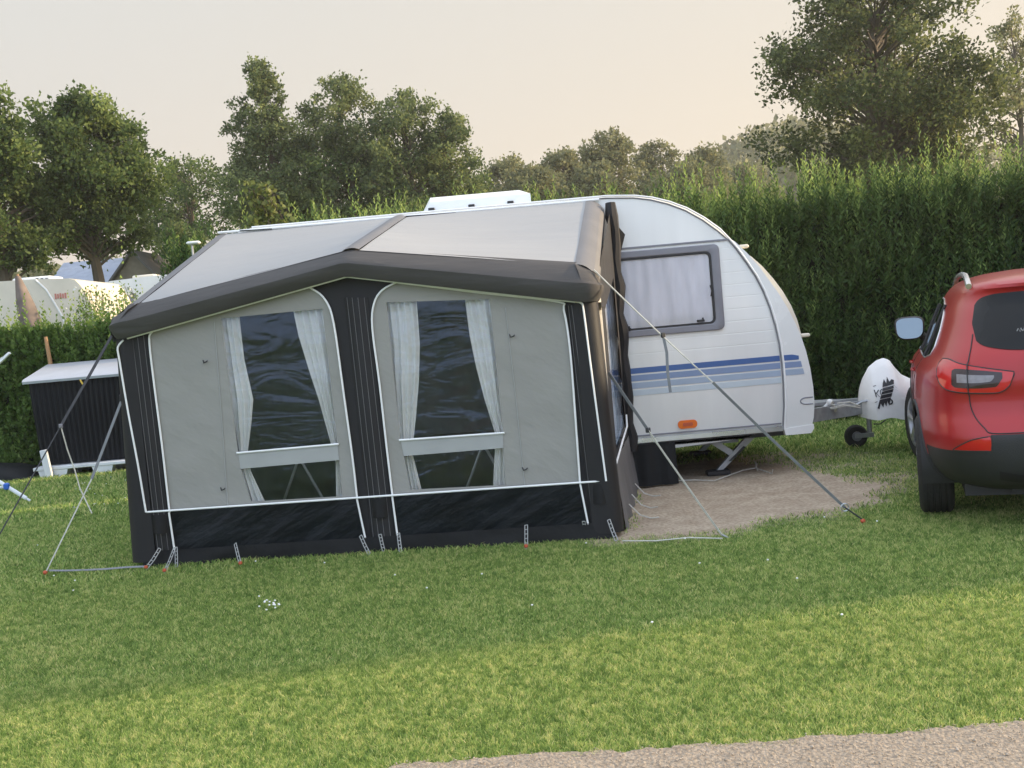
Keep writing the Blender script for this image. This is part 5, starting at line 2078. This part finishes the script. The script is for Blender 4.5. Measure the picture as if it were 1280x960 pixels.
# side glass with bright surround
for sg in (1, -1):
    ylo, yhi = .8, 3.16
    zlo = lambda y: 1.035 + .0 * y + (.03 if y < 1.0 else 0) * (1.0 - y) / .2
    zhi = curve([(.8, 1.12), (.9, 1.24), (1.05, 1.335), (1.3, 1.4), (1.7, 1.43), (2.2, 1.435), (2.5, 1.4), (2.75, 1.31), (2.95, 1.2), (3.16, 1.06)])
    rows_ = []
    for j in range(7):
        row = []
        for i in range(49):
            y = ylo + (yhi - ylo) * i / 48
            z = zlo(y) + (zhi(y) - zlo(y)) * j / 6
            row.append(S(Y2U(y, z) * sg, z, .004))
        rows_.append(row)
    MB().grid(rows_, sg > 0).build('side_window', M['carglass'], car, True, True, 60)
    e = [(y, zlo(y)) for y in np.linspace(ylo, yhi, 24)] + [(y, zhi(y)) for y in np.linspace(yhi, ylo, 30)]
    MB().tube([S(Y2U(y, z) * sg, z, .004) for (y, z) in e], .0055, 6, closed=True).build('window_trim', M['alu'], car, True, True)
    for yy in (1.12, 1.95):
        MB().tube([S(Y2U(yy + .06 * (1.4 - z), z) * sg, z, .005) for z in np.linspace(1.04, 1.39, 6)], .016, 6).build('window_pillar', M['darkrub'], car, True, True)
    # door seams and handles
    for yy in (1.15, 2.08, 3.15):
        MB().tube([S(Y2U(yy, z) * sg, z, .001) for z in np.linspace(.45, 1.02, 10)], .0035, 5).build('door_seam', M['darkrub'], car, True, True)
    for yy in (1.3, 2.25):
        z = .93
        MB().tube([S(Y2U(yy + d, z) * sg, z, o) for d, o in ((0, .0), (.03, .02), (.12, .022), (.2, .02), (.22, 0))], .009, 6).build('door_handle', M['carred'], car, True, True)
    # roof rail
    rr_ = []
    for k in range(21):
        t = k / 20
        y = .62 + 1.95 * t
        lift = .055 * min(1, 5 * t, 5 * (1 - t)) ** .6
        zb = 1.52 + .035 * math.sin(PI * min(1, t * 1.05))
        rr_.append((-sg * (.545 - .015 * math.cos((t - .5) * 2)), y, zb + lift - .015))
    MB().tube(rr_, .02, 8).build('roof_rail', M['alu'], car, True, True)
    # door mirror
    cxm = -sg * .905
    mh = MB()
    rws = []
    for (yy, k) in ((2.74, .9), (2.76, 1.0), (2.82, .97), (2.88, .8), (2.92, .45), (2.93, .05)):
        rws.append([(cxm + sg * (-1) * (k * .12 * math.copysign(abs(math.cos(a)) ** .6, math.cos(a)) * (1 + .12 * math.sin(a))), yy, 1.195 + k * .1 * (abs(math.sin(a)) ** .6 * (1 if math.sin(a) > 0 else -1))) for a in np.linspace(0, 2 * PI, 25)[:-1]])
    mh.grid(rws, closed=True)
    mh.tube([(cxm + sg * .09, 2.84, 1.13), (-sg * .76, 2.86, 1.07)], .032, 8)
    mo_ = mh.build('door_mirror', M['carblack'], car, True, True)
    o_ = [(cxm - sg * (.106 * math.copysign(abs(math.cos(a)) ** .6, math.cos(a)) * (1 + .12 * math.sin(a))), 1.195 + .088 * (abs(math.sin(a)) ** .6 * (1 if math.sin(a) > 0 else -1))) for a in np.linspace(0, 2 * PI, 33)[:-1]]
    MB().sheet(o_, [], lambda x, z: (x, 2.735 + (z - 1.195) * .2 - .02, z)).build('mirror_glass', M['mirror'], mo_, True, True)
# windscreen patch
rows_ = []
for j in range(7):
    z = 1.08 + .4 * j / 6
    P, d = outline(z)
    tot = d[-1]
    rows_.append([S((tot - w) * 1, z, .004) for w in np.linspace(.62, 0, 12)] + [S(-(tot - w), z, .004) for w in np.linspace(0, .62, 12)])
MB().grid(rows_).build('windscreen', M['carglass'], car, True, True, 60)
# the bodywork rides 5 cm higher on its wheels
for o in car.children:
    o.data.transform(Matrix.Translation((0, 0, .05)))
for o in [c for m_ in car.children for c in m_.children]:
    o.data.transform(Matrix.Translation((0, 0, .05)))
# wheels
for wy in (.93, 3.58):
    for sg in (-1, 1):
        cx = sg * .815
        r0 = .345
        h_ = MB().lathe([(0, sg * .06), (.07, sg * .07), (.075, sg * .03), (.18, sg * .02), (.2, sg * -.06), (0, sg * -.06)], (cx, wy, r0), 'x', 28).build('wheel', M['darkrub'], car, True, True)
        pf = [(.225, -.1), (.30, -.112), (.332, -.098), (.343, -.085)]
        for gx in (-.058, -.02, .02, .058):
            pf += [(.345, gx - .012), (.345, gx - .006), (.335, gx - .005), (.335, gx + .005), (.345, gx + .006)]
        pf += [(.345, .075), (.343, .085), (.332, .098), (.30, .112), (.225, .1)]
        MB().lathe(pf, (cx, wy, r0), 'x', 48).build('tyre', M['tyre'], h_, True, True, 30)
        mb = MB()
        mb.lathe([(.19, sg * .03), (.205, sg * .1), (.232, sg * .104), (.236, sg * .09), (.21, sg * .02)], (cx, wy, r0), 'x', 40)
        mb.lathe([(0, sg * .092), (.04, sg * .092), (.05, sg * .075), (.05, sg * .03)], (cx, wy, r0), 'x', 20)
        for k in range(5):
            a = 2 * PI * k / 5 + .3
            for da in (-.13, .13):
                p = [(cx + sg * .085, wy + .035 * math.cos(a), r0 + .035 * math.sin(a)), (cx + sg * .095, wy + .13 * math.cos(a + da * .6), r0 + .13 * math.sin(a + da * .6)), (cx + sg * .092, wy + .21 * math.cos(a + da), r0 + .21 * math.sin(a + da))]
                mb.tube(p, [.02, .016, .018], 6)
        mb.build('rim', M['rim'], h_, True, True)
        if wy > 2:      # front wheels left slightly turned
            q = Matrix.Translation((cx, wy, 0)) @ Matrix.Rotation(math.radians(14), 4, 'Z') @ Matrix.Translation((-cx, -wy, 0))
            for o in [h_] + list(h_.children):
                o.data.transform(q)
# underbody and exhaust
MB().box((0, 2.2, .26), (1.3, 3.7, .1)).build('underbody', M['darkrub'], car, True, True)
MB().tube([(-.35, .3, .25), (-.35, .9, .25)], .03, 10).build('exhaust', M['darkrub'], car, True, True)

# ---------------------------------------------------------------- storage box and things at the left
bx = thing('garden_storage_box', 'black ribbed storage box with pale sloping lid on the white pallet', 'storage box', (-5.95, 15.7, .16))
BX0, BX1, BY0, BY1 = -6.82, -5.0, 15.3, 16.1
mb = MB()
ribs = []
N_ = 24
for k in range(N_ * 4 + 1):
    x = BX0 + (BX1 - BX0) * k / (N_ * 4)
    dp = (0, .0, .02, .02)[k % 4]
    ribs.append((x, dp))
tp = .05
rows = []
for (z, ins) in ((.17, 0.06), (.5, .04), (1.0, .015), (1.36, 0.0)):
    row = [(BX0 + ins + (x - BX0) * (1 - 2 * ins / (BX1 - BX0)), BY0 + ins * .5 - dp * (1 if .2 < z < 1.3 else .3), z) for (x, dp) in ribs]
    row += [(BX1 - ins, BY1, z), (BX0 + ins, BY1, z)]
    rows.append(row)
mb.grid(rows, closed=True)
mb.build('body', M['boxblack'], bx, True, False, 25)
lid = MB().prism([(BY0 - .06, 1.345), (BY0 - .07, 1.38), (BY0 - .03, 1.41), (BY1 + .03, 1.60), (BY1 + .06, 1.59), (BY1 + .06, 1.37)], lambda y, z: (BX0 - .06, y, z), lambda y, z: (BX1 + .06, y, z)).build('lid', M['boxlid'], bx)
tg = at(102, 477, BY0 - .05)
MB().tube([(tg.x - .015, tg.y, tg.z + .03), (tg.x, tg.y - .015, tg.z), (tg.x + .025, tg.y - .01, tg.z - .05)], .013, 6).build('lock_tag', M['yellow'], bx)
plt = thing('plastic_pallet', 'white plastic pallet on short feet under the black storage box', 'pallet', (-5.95, 15.6, 0))
MB().box((-5.85, 15.65, .135), (1.95, 1.0, .05), 0, .008).build('deck', M['pallet'], plt)
for yy in (15.23, 15.65, 16.05):
    for (xx, w) in ((-6.55, .42), (-5.85, .3), (-5.15, .3)):
        MB().prism([(xx - w / 2, .112), (xx + w / 2, .112), (xx + w / 2 - .035, -.01), (xx - w / 2 + .035, -.01)], lambda x, z: (x, yy - .07, z), lambda x, z: (x, yy + .07, z)).build('foot', M['pallet'], plt)
# white panel end leaning at the box's left foot
p0 = at(53, 563, 15.15)
lp = MB().box((p0.x + .06, 15.1, .2), (.1, .05, .42), 0, .008).build('white_board', M['pallet'])
lp.data.transform(__import__('mathutils').Matrix.Translation((p0.x + .06, 15.1, .2)) @ __import__('mathutils').Matrix.Rotation(-.12, 4, 'Y') @ __import__('mathutils').Matrix.Translation((-p0.x - .06, -15.1, -.2)))
tag(lp, 'small white upright board at the left foot of the storage box', 'board')
# tarp bundle
rows = []
r_ = np.random.default_rng(5)
for j in range(15):
    v = j / 14
    row = []
    for i in range(41):
        u = i / 40
        x = -9.6 + 2.75 * u
        e = math.sin(PI * u) ** .35
        a = PI * v
        h_ = .3 * e * (.7 + .5 * float(fbm(u * 5, v * 2, 6)))
        row.append((x, 15.55 - .5 * math.cos(a) * (.6 + .4 * e) + .05 * float(fbm(u * 9, v * 6, 2)), h_ * math.sin(a) ** .8 * (.75 + .5 * float(fbm(u * 8, v * 7, 9))) - .01))
    rows.append(row)
tag(MB().grid(rows, True).build('tarp_bundle', M['tarp']), 'low black tarp covered heap at the foot of the clipped hedge', 'tarp')
# stick
a, b = at(57, 421, 16.15), at(66, 480, 16.2)
tag(MB().tube([a, a.lerp(b, .5) + Vector((.01, 0, 0)), (b.x + .1, 16.2, 0)], [.028, .032, .034], 8).build('wooden_stake', M['wood']), 'bare wooden stake standing behind the storage box', 'stake')
# clothes airer, its ends reach into the picture at left
air = thing('clothes_airer', 'white tube clothes airer reaching into the picture at the left edge', 'clothes airer', (-4.9, 9.6, 0))
AY = 9.6
a, b = at(-70, 560, AY), at(33, 623, AY)
MB().tube([a, b], .018, 8).tube([b, b + (b - a).normalized() * .04], .011, 6).build('arm', M['white_tube'], air)
MB().tube([at(-60, 617, AY + .1), at(10, 608, AY)], .012, 7).build('arm', M['white_tube'], air)
q = a.lerp(b, .76)
MB().box(q, (.05, .06, .06), .3, .01).build('clamp', M['clip'], air)
a, b = at(-60, 510, AY), at(12, 441, AY)
MB().strap([a, b], .035, (0, 1, 0), .02).build('arm', M['white_tube'], air)
MB().tube([at(-45, 470, AY), at(5, 446, AY)], .006, 6).build('line', M['rope'], air)
MB().tube([(-5.55, AY, 0), (-5.55, AY, 1.62)], .022, 8).build('post', M['white_tube'], air)
for k in range(3):
    an = k * 2.1 + .4
    MB().tube([(-5.55, AY, .35), (-5.55 + .45 * math.cos(an), AY + .45 * math.sin(an), 0.0)], .014, 6).build('leg', M['white_tube'], air)

# neighbours beyond the clipped hedge
gz = float(terrain(-9, 19.5))
nc = thing('neighbour_caravan', 'cream caravan with rounded front end beyond the clipped hedge at far left', 'caravan', (-11.5, 20.3, gz))
NY = 19.6
tp_ = [(at(x, y, NY).x, at(x, y, NY).z) for (x, y) in [(-140, 356), (-20, 353), (45, 349), (86, 348), (94, 350), (101, 357), (109, 370), (116, 386), (121, 402), (123, 425)]]
pts = tp_ + [(tp_[-1][0] - .1, gz + .35), (tp_[0][0], gz + .35)]
MB().prism(pts, lambda x, z: (x, NY, z), lambda x, z: (x, NY + 2.2, z)).build('body', M['cream'], nc, True, False, 30)
sg_ = [(at(x, y, NY).x, at(x, y, NY).z) for (x, y) in [(45, 350), (58, 362), (68, 378), (78, 395), (84, 412), (88, 440)]]
MB().tube([(x, NY - .01, z) for (x, z) in sg_], .02, 6).build('edge_trim', M['wplast'], nc)
fp_ = sg_ + [(x - .01, z) for (x, z) in tp_[::-1] if x > sg_[0][0]]
MB().prism(fp_[::-1], lambda x, z: (x, NY - .006, z), lambda x, z: (x, NY + .02, z)).build('moulded_front', M['cream'], nc)
q = at(76, 370, NY)
for k in range(5):
    MB().box((q.x - .09 + .045 * k, NY - .012, q.z), (.03, .008, .1 - .02 * (k % 2))).build('lettering', M['ncar_red'], nc)
q0, q1 = at(12, 351, NY + .5), at(60, 347, NY + .5)
MB().box(((q0.x + q1.x) / 2, NY + .9, q1.z - .0), (q1.x - q0.x, .6, .09), 0, .02).build('roof_window', M['wplast'], nc)
for k in range(3):
    q = at(44 + 6 * k, 350, NY + .5)
    MB().box((q.x, NY + .585, q.z + .015), (.04, .02, .04)).build('vent_slot', M['darkrub'], nc)
ww = [(at(x, y, NY).x, at(x, y, NY).z) for (x, y) in [(76, 379), (104, 374), (112, 388), (83, 394)]]
# closed parasol
pa = at(22, 345, 18.6)
pb = at(38, 402, 18.6)
gz2 = float(terrain(pa.x, 18.6))
ps = thing('closed_parasol', 'closed brown parasol standing in front of the cream caravan', 'parasol', (pb.x + .05, 18.6, gz2))
rows = []
for j in range(16):
    t = j / 15
    c = pa.lerp(pb + (pb - pa) * .5, t)
    R_ = .035 + .15 * math.sin(PI * min(1, t * .62 + .02)) ** 1.1
    rows.append([(c.x + (R_ * (1 + .22 * math.cos(k * PI / 2 * 1.0 + t * .7) * (k % 2))) * math.cos(2 * PI * k / 24), c.y + R_ * math.sin(2 * PI * k / 24), c.z) for k in range(24)])
MB().grid(rows, closed=True).build('cloth', M['parasolcloth'], ps)
MB().tube([pa + Vector((0, 0, .03)), pb + (pb - pa) * .5, (pb.x + .12, 18.6, gz2)], .022, 8).build('pole', M['wood'], ps)
# second pale caravan behind a flowering shrub
NY2 = 23.5
gz3 = float(terrain(-8, NY2))
n2 = thing('neighbour_caravan', 'pale blue white caravan roof half hidden behind the flowering shrub', 'caravan', (-8.3, 24, gz3))
tp_ = [(at(x, y, NY2).x, at(x, y, NY2).z) for (x, y) in [(100, 372), (106, 362), (114, 357), (140, 351), (165, 348), (200, 344), (230, 341), (250, 350)]]
MB().prism(tp_ + [(tp_[-1][0] + .1, gz3 + .3), (tp_[0][0], gz3 + .3)], lambda x, z: (x, NY2, z), lambda x, z: (x, NY2 + 2.2, z)).build('body', M['white'], n2, True, False, 30)
q = at(178, 345, NY2 + .6)
MB().box((q.x, NY2 + .9, q.z - .01), (.5, .5, .08), 0, .02).build('roof_window', M['cream'], n2)
q0, q1 = at(120, 372, NY2), at(170, 366, NY2)
MB().prism([(q0.x, q0.z), (q1.x, q1.z), (q1.x, q1.z - .45), (q0.x, q0.z - .45)], lambda x, z: (x, NY2 - .015, z), lambda x, z: (x, NY2, z)).build('window', M['greyplast'], n2)
# flowering shrub in front of it
r_ = np.random.default_rng(41)
sh = thing('flowering_shrub', 'airy shrub with pale blossom against the pale caravan left of the awning', 'shrub', (at(160, 400, 18.2).x, 18.2, float(terrain(-6, 18.2))))
Ps, Ds, Pb = [], [], []
mb = MB()
for k in range(70):
    xx = r_.uniform(98, 235)
    b = at(xx, r_.uniform(352, 392), 18.0 + r_.uniform(0, .8))
    a = Vector((b.x + r_.normal(0, .15), b.y + .1, 2.0))
    mb.tube([a, a.lerp(b, .6) + Vector((r_.normal(0, .04), 0, 0)), b], .005, 4)
    for q in range(26):
        p = a.lerp(b, r_.uniform(.25, 1.02))
        Ps.append((p.x + r_.normal(0, .06), p.y + r_.normal(0, .06), p.z + r_.normal(0, .05)))
        Ds.append(r_.normal(0, 1, 3) + np.array([0, 0, .5]))
    for q in range(7):
        p = a.lerp(b, r_.uniform(.3, 1.0))
        Pb.append((p.x + r_.normal(0, .07), p.y - .04 + r_.normal(0, .06), p.z + r_.normal(0, .06)))
for xx, yy in [(r_.uniform(0, 150), r_.uniform(385, 408)) for _ in range(45)]:
    p = at(xx, yy, 16.7)
mb.build('stem', M['bark'], sh)
V, F = leaf_cloud(np.array(Ps), np.array(Ds), r_.uniform(.04, .075, len(Ps)), .6)
np_mesh('foliage', V, F, M['lhedge'], sh, np.repeat(np.clip(r_.normal(.5, .2, len(Ps)), 0, 1), 4))
V, F = leaf_cloud(np.array(Pb), r_.normal(0, 1, (len(Pb), 3)), r_.uniform(.04, .07, len(Pb)), .9)
np_mesh('blossom', V, F, M['blossom'], sh, np.repeat(np.clip(r_.normal(.5, .2, len(Pb)), 0, 1), 4))
# barn
bY = 46
gz4 = float(terrain(-16, bY))
e0, rg0, e1 = at(136, 352, bY), at(165, 313, bY), at(197, 336, bY)
rg_l = at(66, 319, bY + 3.5)
ba = thing('barn', 'brown timber barn with grey blue roof beyond the left trees', 'barn', (rg0.x, bY + 2, gz4))
gl_, gr_, gp = at(139, 346, bY), at(197, 336, bY), at(165, 313, bY)
W0 = gl_.x
W1 = gr_.x
zE = (gl_.z + gr_.z) / 2 - .4
mb = MB()
mb.prism([(W0, gz4), (W1, gz4), (W1, zE), (gp.x, gp.z - .12), (W0, zE)], lambda x, z: (x, bY, z), lambda x, z: (x, bY + .2, z))
mb.build('gable_wall', M['barnwall'], ba, False)
# long roof slope runs away to the left, facing us
zl = at(60, 347, bY).z
Lx = at(48, 330, bY).x
MB().box(((Lx + W0) / 2, bY + 1.2, (gz4 + zE) / 2), (W0 - Lx, .2, zE - gz4)).build('long_wall', M['barnwall'], ba, False)
MB().prism([(bY + .55, zE - .15), (bY + 3.4, gp.z + .05), (bY + 6.2, zE - .15), (bY + 6.2, zE - .3), (bY + 3.4, gp.z - .1), (bY + .55, zE - .3)], lambda y, z: (Lx - .3, y, z), lambda y, z: (W0 + .4, y, z)).build('roof', M['barnroof'], ba, False)
MB().prism([(W0 - .35, zE - .2), (gp.x, gp.z + .05), (W1 + .35, zE - .2), (W1 + .35, zE - .34), (gp.x, gp.z - .09), (W0 - .35, zE - .34)], lambda x, z: (x, bY - .2, z), lambda x, z: (x, bY + 6.5, z)).build('roof', M['barnroof2'], ba, False)
# aerial showing above the awning's left shoulder
ap = at(240, 306, 12.6)
an = thing('television_aerial', 'small white aerial showing above the left shoulder of the awning', 'aerial', (ap.x, 12.6, 0))
MB().tube([(ap.x + .02, 12.6, 0), (ap.x, 12.6, ap.z)], .014, 6).build('mast', M['galv'], an)
MB().box((ap.x + .02, 12.6, ap.z + .02), (.15, .1, .035), 0, .012).build('head', M['wplast'], an)

# ---------------------------------------------------------------- light, sky, air, camera
SUN_EL = math.radians(14)
sd = Vector((math.cos(SUN_AZ) * math.cos(SUN_EL), math.sin(SUN_AZ) * math.cos(SUN_EL), math.sin(SUN_EL)))
sl_ = bpy.data.lights.new('sun', 'SUN')
sl_.energy = 5.0
sl_.color = (1, .79, .53)
sl_.angle = math.radians(1.5)
so = bpy.data.objects.new('sun', sl_)
so.rotation_euler = (-sd).to_track_quat('-Z', 'Y').to_euler()
so.location = (30, 0, 30)
COL.objects.link(so)

w = bpy.data.worlds.new('World')
SC.world = w
w.use_nodes = True
nt = w.node_tree
nt.nodes.clear()
out = node(nt, 'ShaderNodeOutputWorld')
bg = node(nt, 'ShaderNodeBackground')
bg.inputs[1].default_value = .1
sky = node(nt, 'ShaderNodeTexSky', sky_type='NISHITA')
sky.sun_disc = False
sky.sun_elevation = SUN_EL
sky.sun_rotation = PI / 2 - SUN_AZ
sky.dust_density = 4
sky.air_density = 1.2
tc = node(nt, 'ShaderNodeTexCoord')
sp = node(nt, 'ShaderNodeSeparateXYZ')
nt.links.new(tc.outputs['Generated'], sp.inputs[0])
# thin high haze: warm cream low toward the sun, cool pale away from it, brighter overhead
azr = node(nt, 'ShaderNodeMapRange')
azr.inputs[1].default_value = -.55
azr.inputs[2].default_value = .6
nt.links.new(sp.outputs[0], azr.inputs[0])
lowc = node(nt, 'ShaderNodeMix', data_type='RGBA')
nt.links.new(azr.outputs[0], lowc.inputs[0])
lowc.inputs[6].default_value = (4.95, 4.35, 3.8, 1)
lowc.inputs[7].default_value = (6.2, 5.0, 3.6, 1)
elr = node(nt, 'ShaderNodeMapRange')
elr.inputs[1].default_value = .03
elr.inputs[2].default_value = .3
nt.links.new(sp.outputs[2], elr.inputs[0])
midc = node(nt, 'ShaderNodeMix', data_type='RGBA')
nt.links.new(azr.outputs[0], midc.inputs[0])
midc.inputs[6].default_value = (4.75, 4.75, 4.6, 1)
midc.inputs[7].default_value = (5.5, 5.0, 4.25, 1)
m1 = node(nt, 'ShaderNodeMix', data_type='RGBA')
nt.links.new(elr.outputs[0], m1.inputs[0])
nt.links.new(lowc.outputs[2], m1.inputs[6])
nt.links.new(midc.outputs[2], m1.inputs[7])
hi_ = node(nt, 'ShaderNodeMapRange')
hi_.inputs[1].default_value = .3
hi_.inputs[2].default_value = .8
nt.links.new(sp.outputs[2], hi_.inputs[0])
m2 = node(nt, 'ShaderNodeMix', data_type='RGBA')
nt.links.new(hi_.outputs[0], m2.inputs[0])
nt.links.new(m1.outputs[2], m2.inputs[6])
m2.inputs[7].default_value = (9.2, 10.1, 11.5, 1)
# blue half of the sky behind the camera, warm glow round the low sun
bk = node(nt, 'ShaderNodeMapRange', interpolation_type='SMOOTHSTEP')
bk.inputs[1].default_value = .15
bk.inputs[2].default_value = -.75
nt.links.new(sp.outputs[1], bk.inputs[0])
m2b = node(nt, 'ShaderNodeMix', data_type='RGBA')
nt.links.new(bk.outputs[0], m2b.inputs[0])
nt.links.new(m2.outputs[2], m2b.inputs[6])
m2b.inputs[7].default_value = (8.6, 10.4, 13.4, 1)
gw = node(nt, 'ShaderNodeMapRange', interpolation_type='SMOOTHSTEP')
gw.inputs[1].default_value = .62
gw.inputs[2].default_value = 1.0
nt.links.new(sp.outputs[0], gw.inputs[0])
m2c = node(nt, 'ShaderNodeMix', data_type='RGBA')
nt.links.new(gw.outputs[0], m2c.inputs[0])
nt.links.new(m2b.outputs[2], m2c.inputs[6])
m2c.inputs[7].default_value = (19, 14, 9, 1)
m3 = node(nt, 'ShaderNodeMix', data_type='RGBA')
m3.inputs[0].default_value = .88
nt.links.new(sky.outputs[0], m3.inputs[6])
nt.links.new(m2c.outputs[2], m3.inputs[7])
nt.links.new(m3.outputs[2], bg.inputs[0])
nt.links.new(bg.outputs[0], out.inputs[0])

hm, hnt, _n, _l = new_mat('haze_air')
ho = node(hnt, 'ShaderNodeOutputMaterial')
hv = node(hnt, 'ShaderNodeVolumePrincipled')
hv.inputs['Color'].default_value = (.95, .93, .9, 1)
hv.inputs['Density'].default_value = .0007
hv.inputs['Anisotropy'].default_value = .2
hnt.links.new(hv.outputs[0], ho.inputs['Volume'])
hz_o = kind(MB().box((0, 350, 24.5), (2200, 1300, 52)).build('haze', hm, None, False), 'stuff')

cam = bpy.data.cameras.new('camera')
cam.sensor_width = 36
cam.lens = FPX / 1280 * 36
cam.clip_start = .05
cam.clip_end = 4000
co = bpy.data.objects.new('camera', cam)
mw = Matrix.Identity(4)
for i in range(3):
    mw[i][0] = CR[i]
    mw[i][1] = CU[i]
    mw[i][2] = -CF[i]
mw[2][3] = CH
co.matrix_world = mw
COL.objects.link(co)
SC.camera = co
SC.view_settings.view_transform = 'Standard'
SC.view_settings.look = 'None'
SC.view_settings.exposure = .7
SC.view_settings.gamma = 1
SC.render.resolution_x = 1024
SC.render.resolution_y = 768
SC.cycles.max_bounces = 8
SC.cycles.transparent_max_bounces = 12
SC.cycles.use_denoising = True
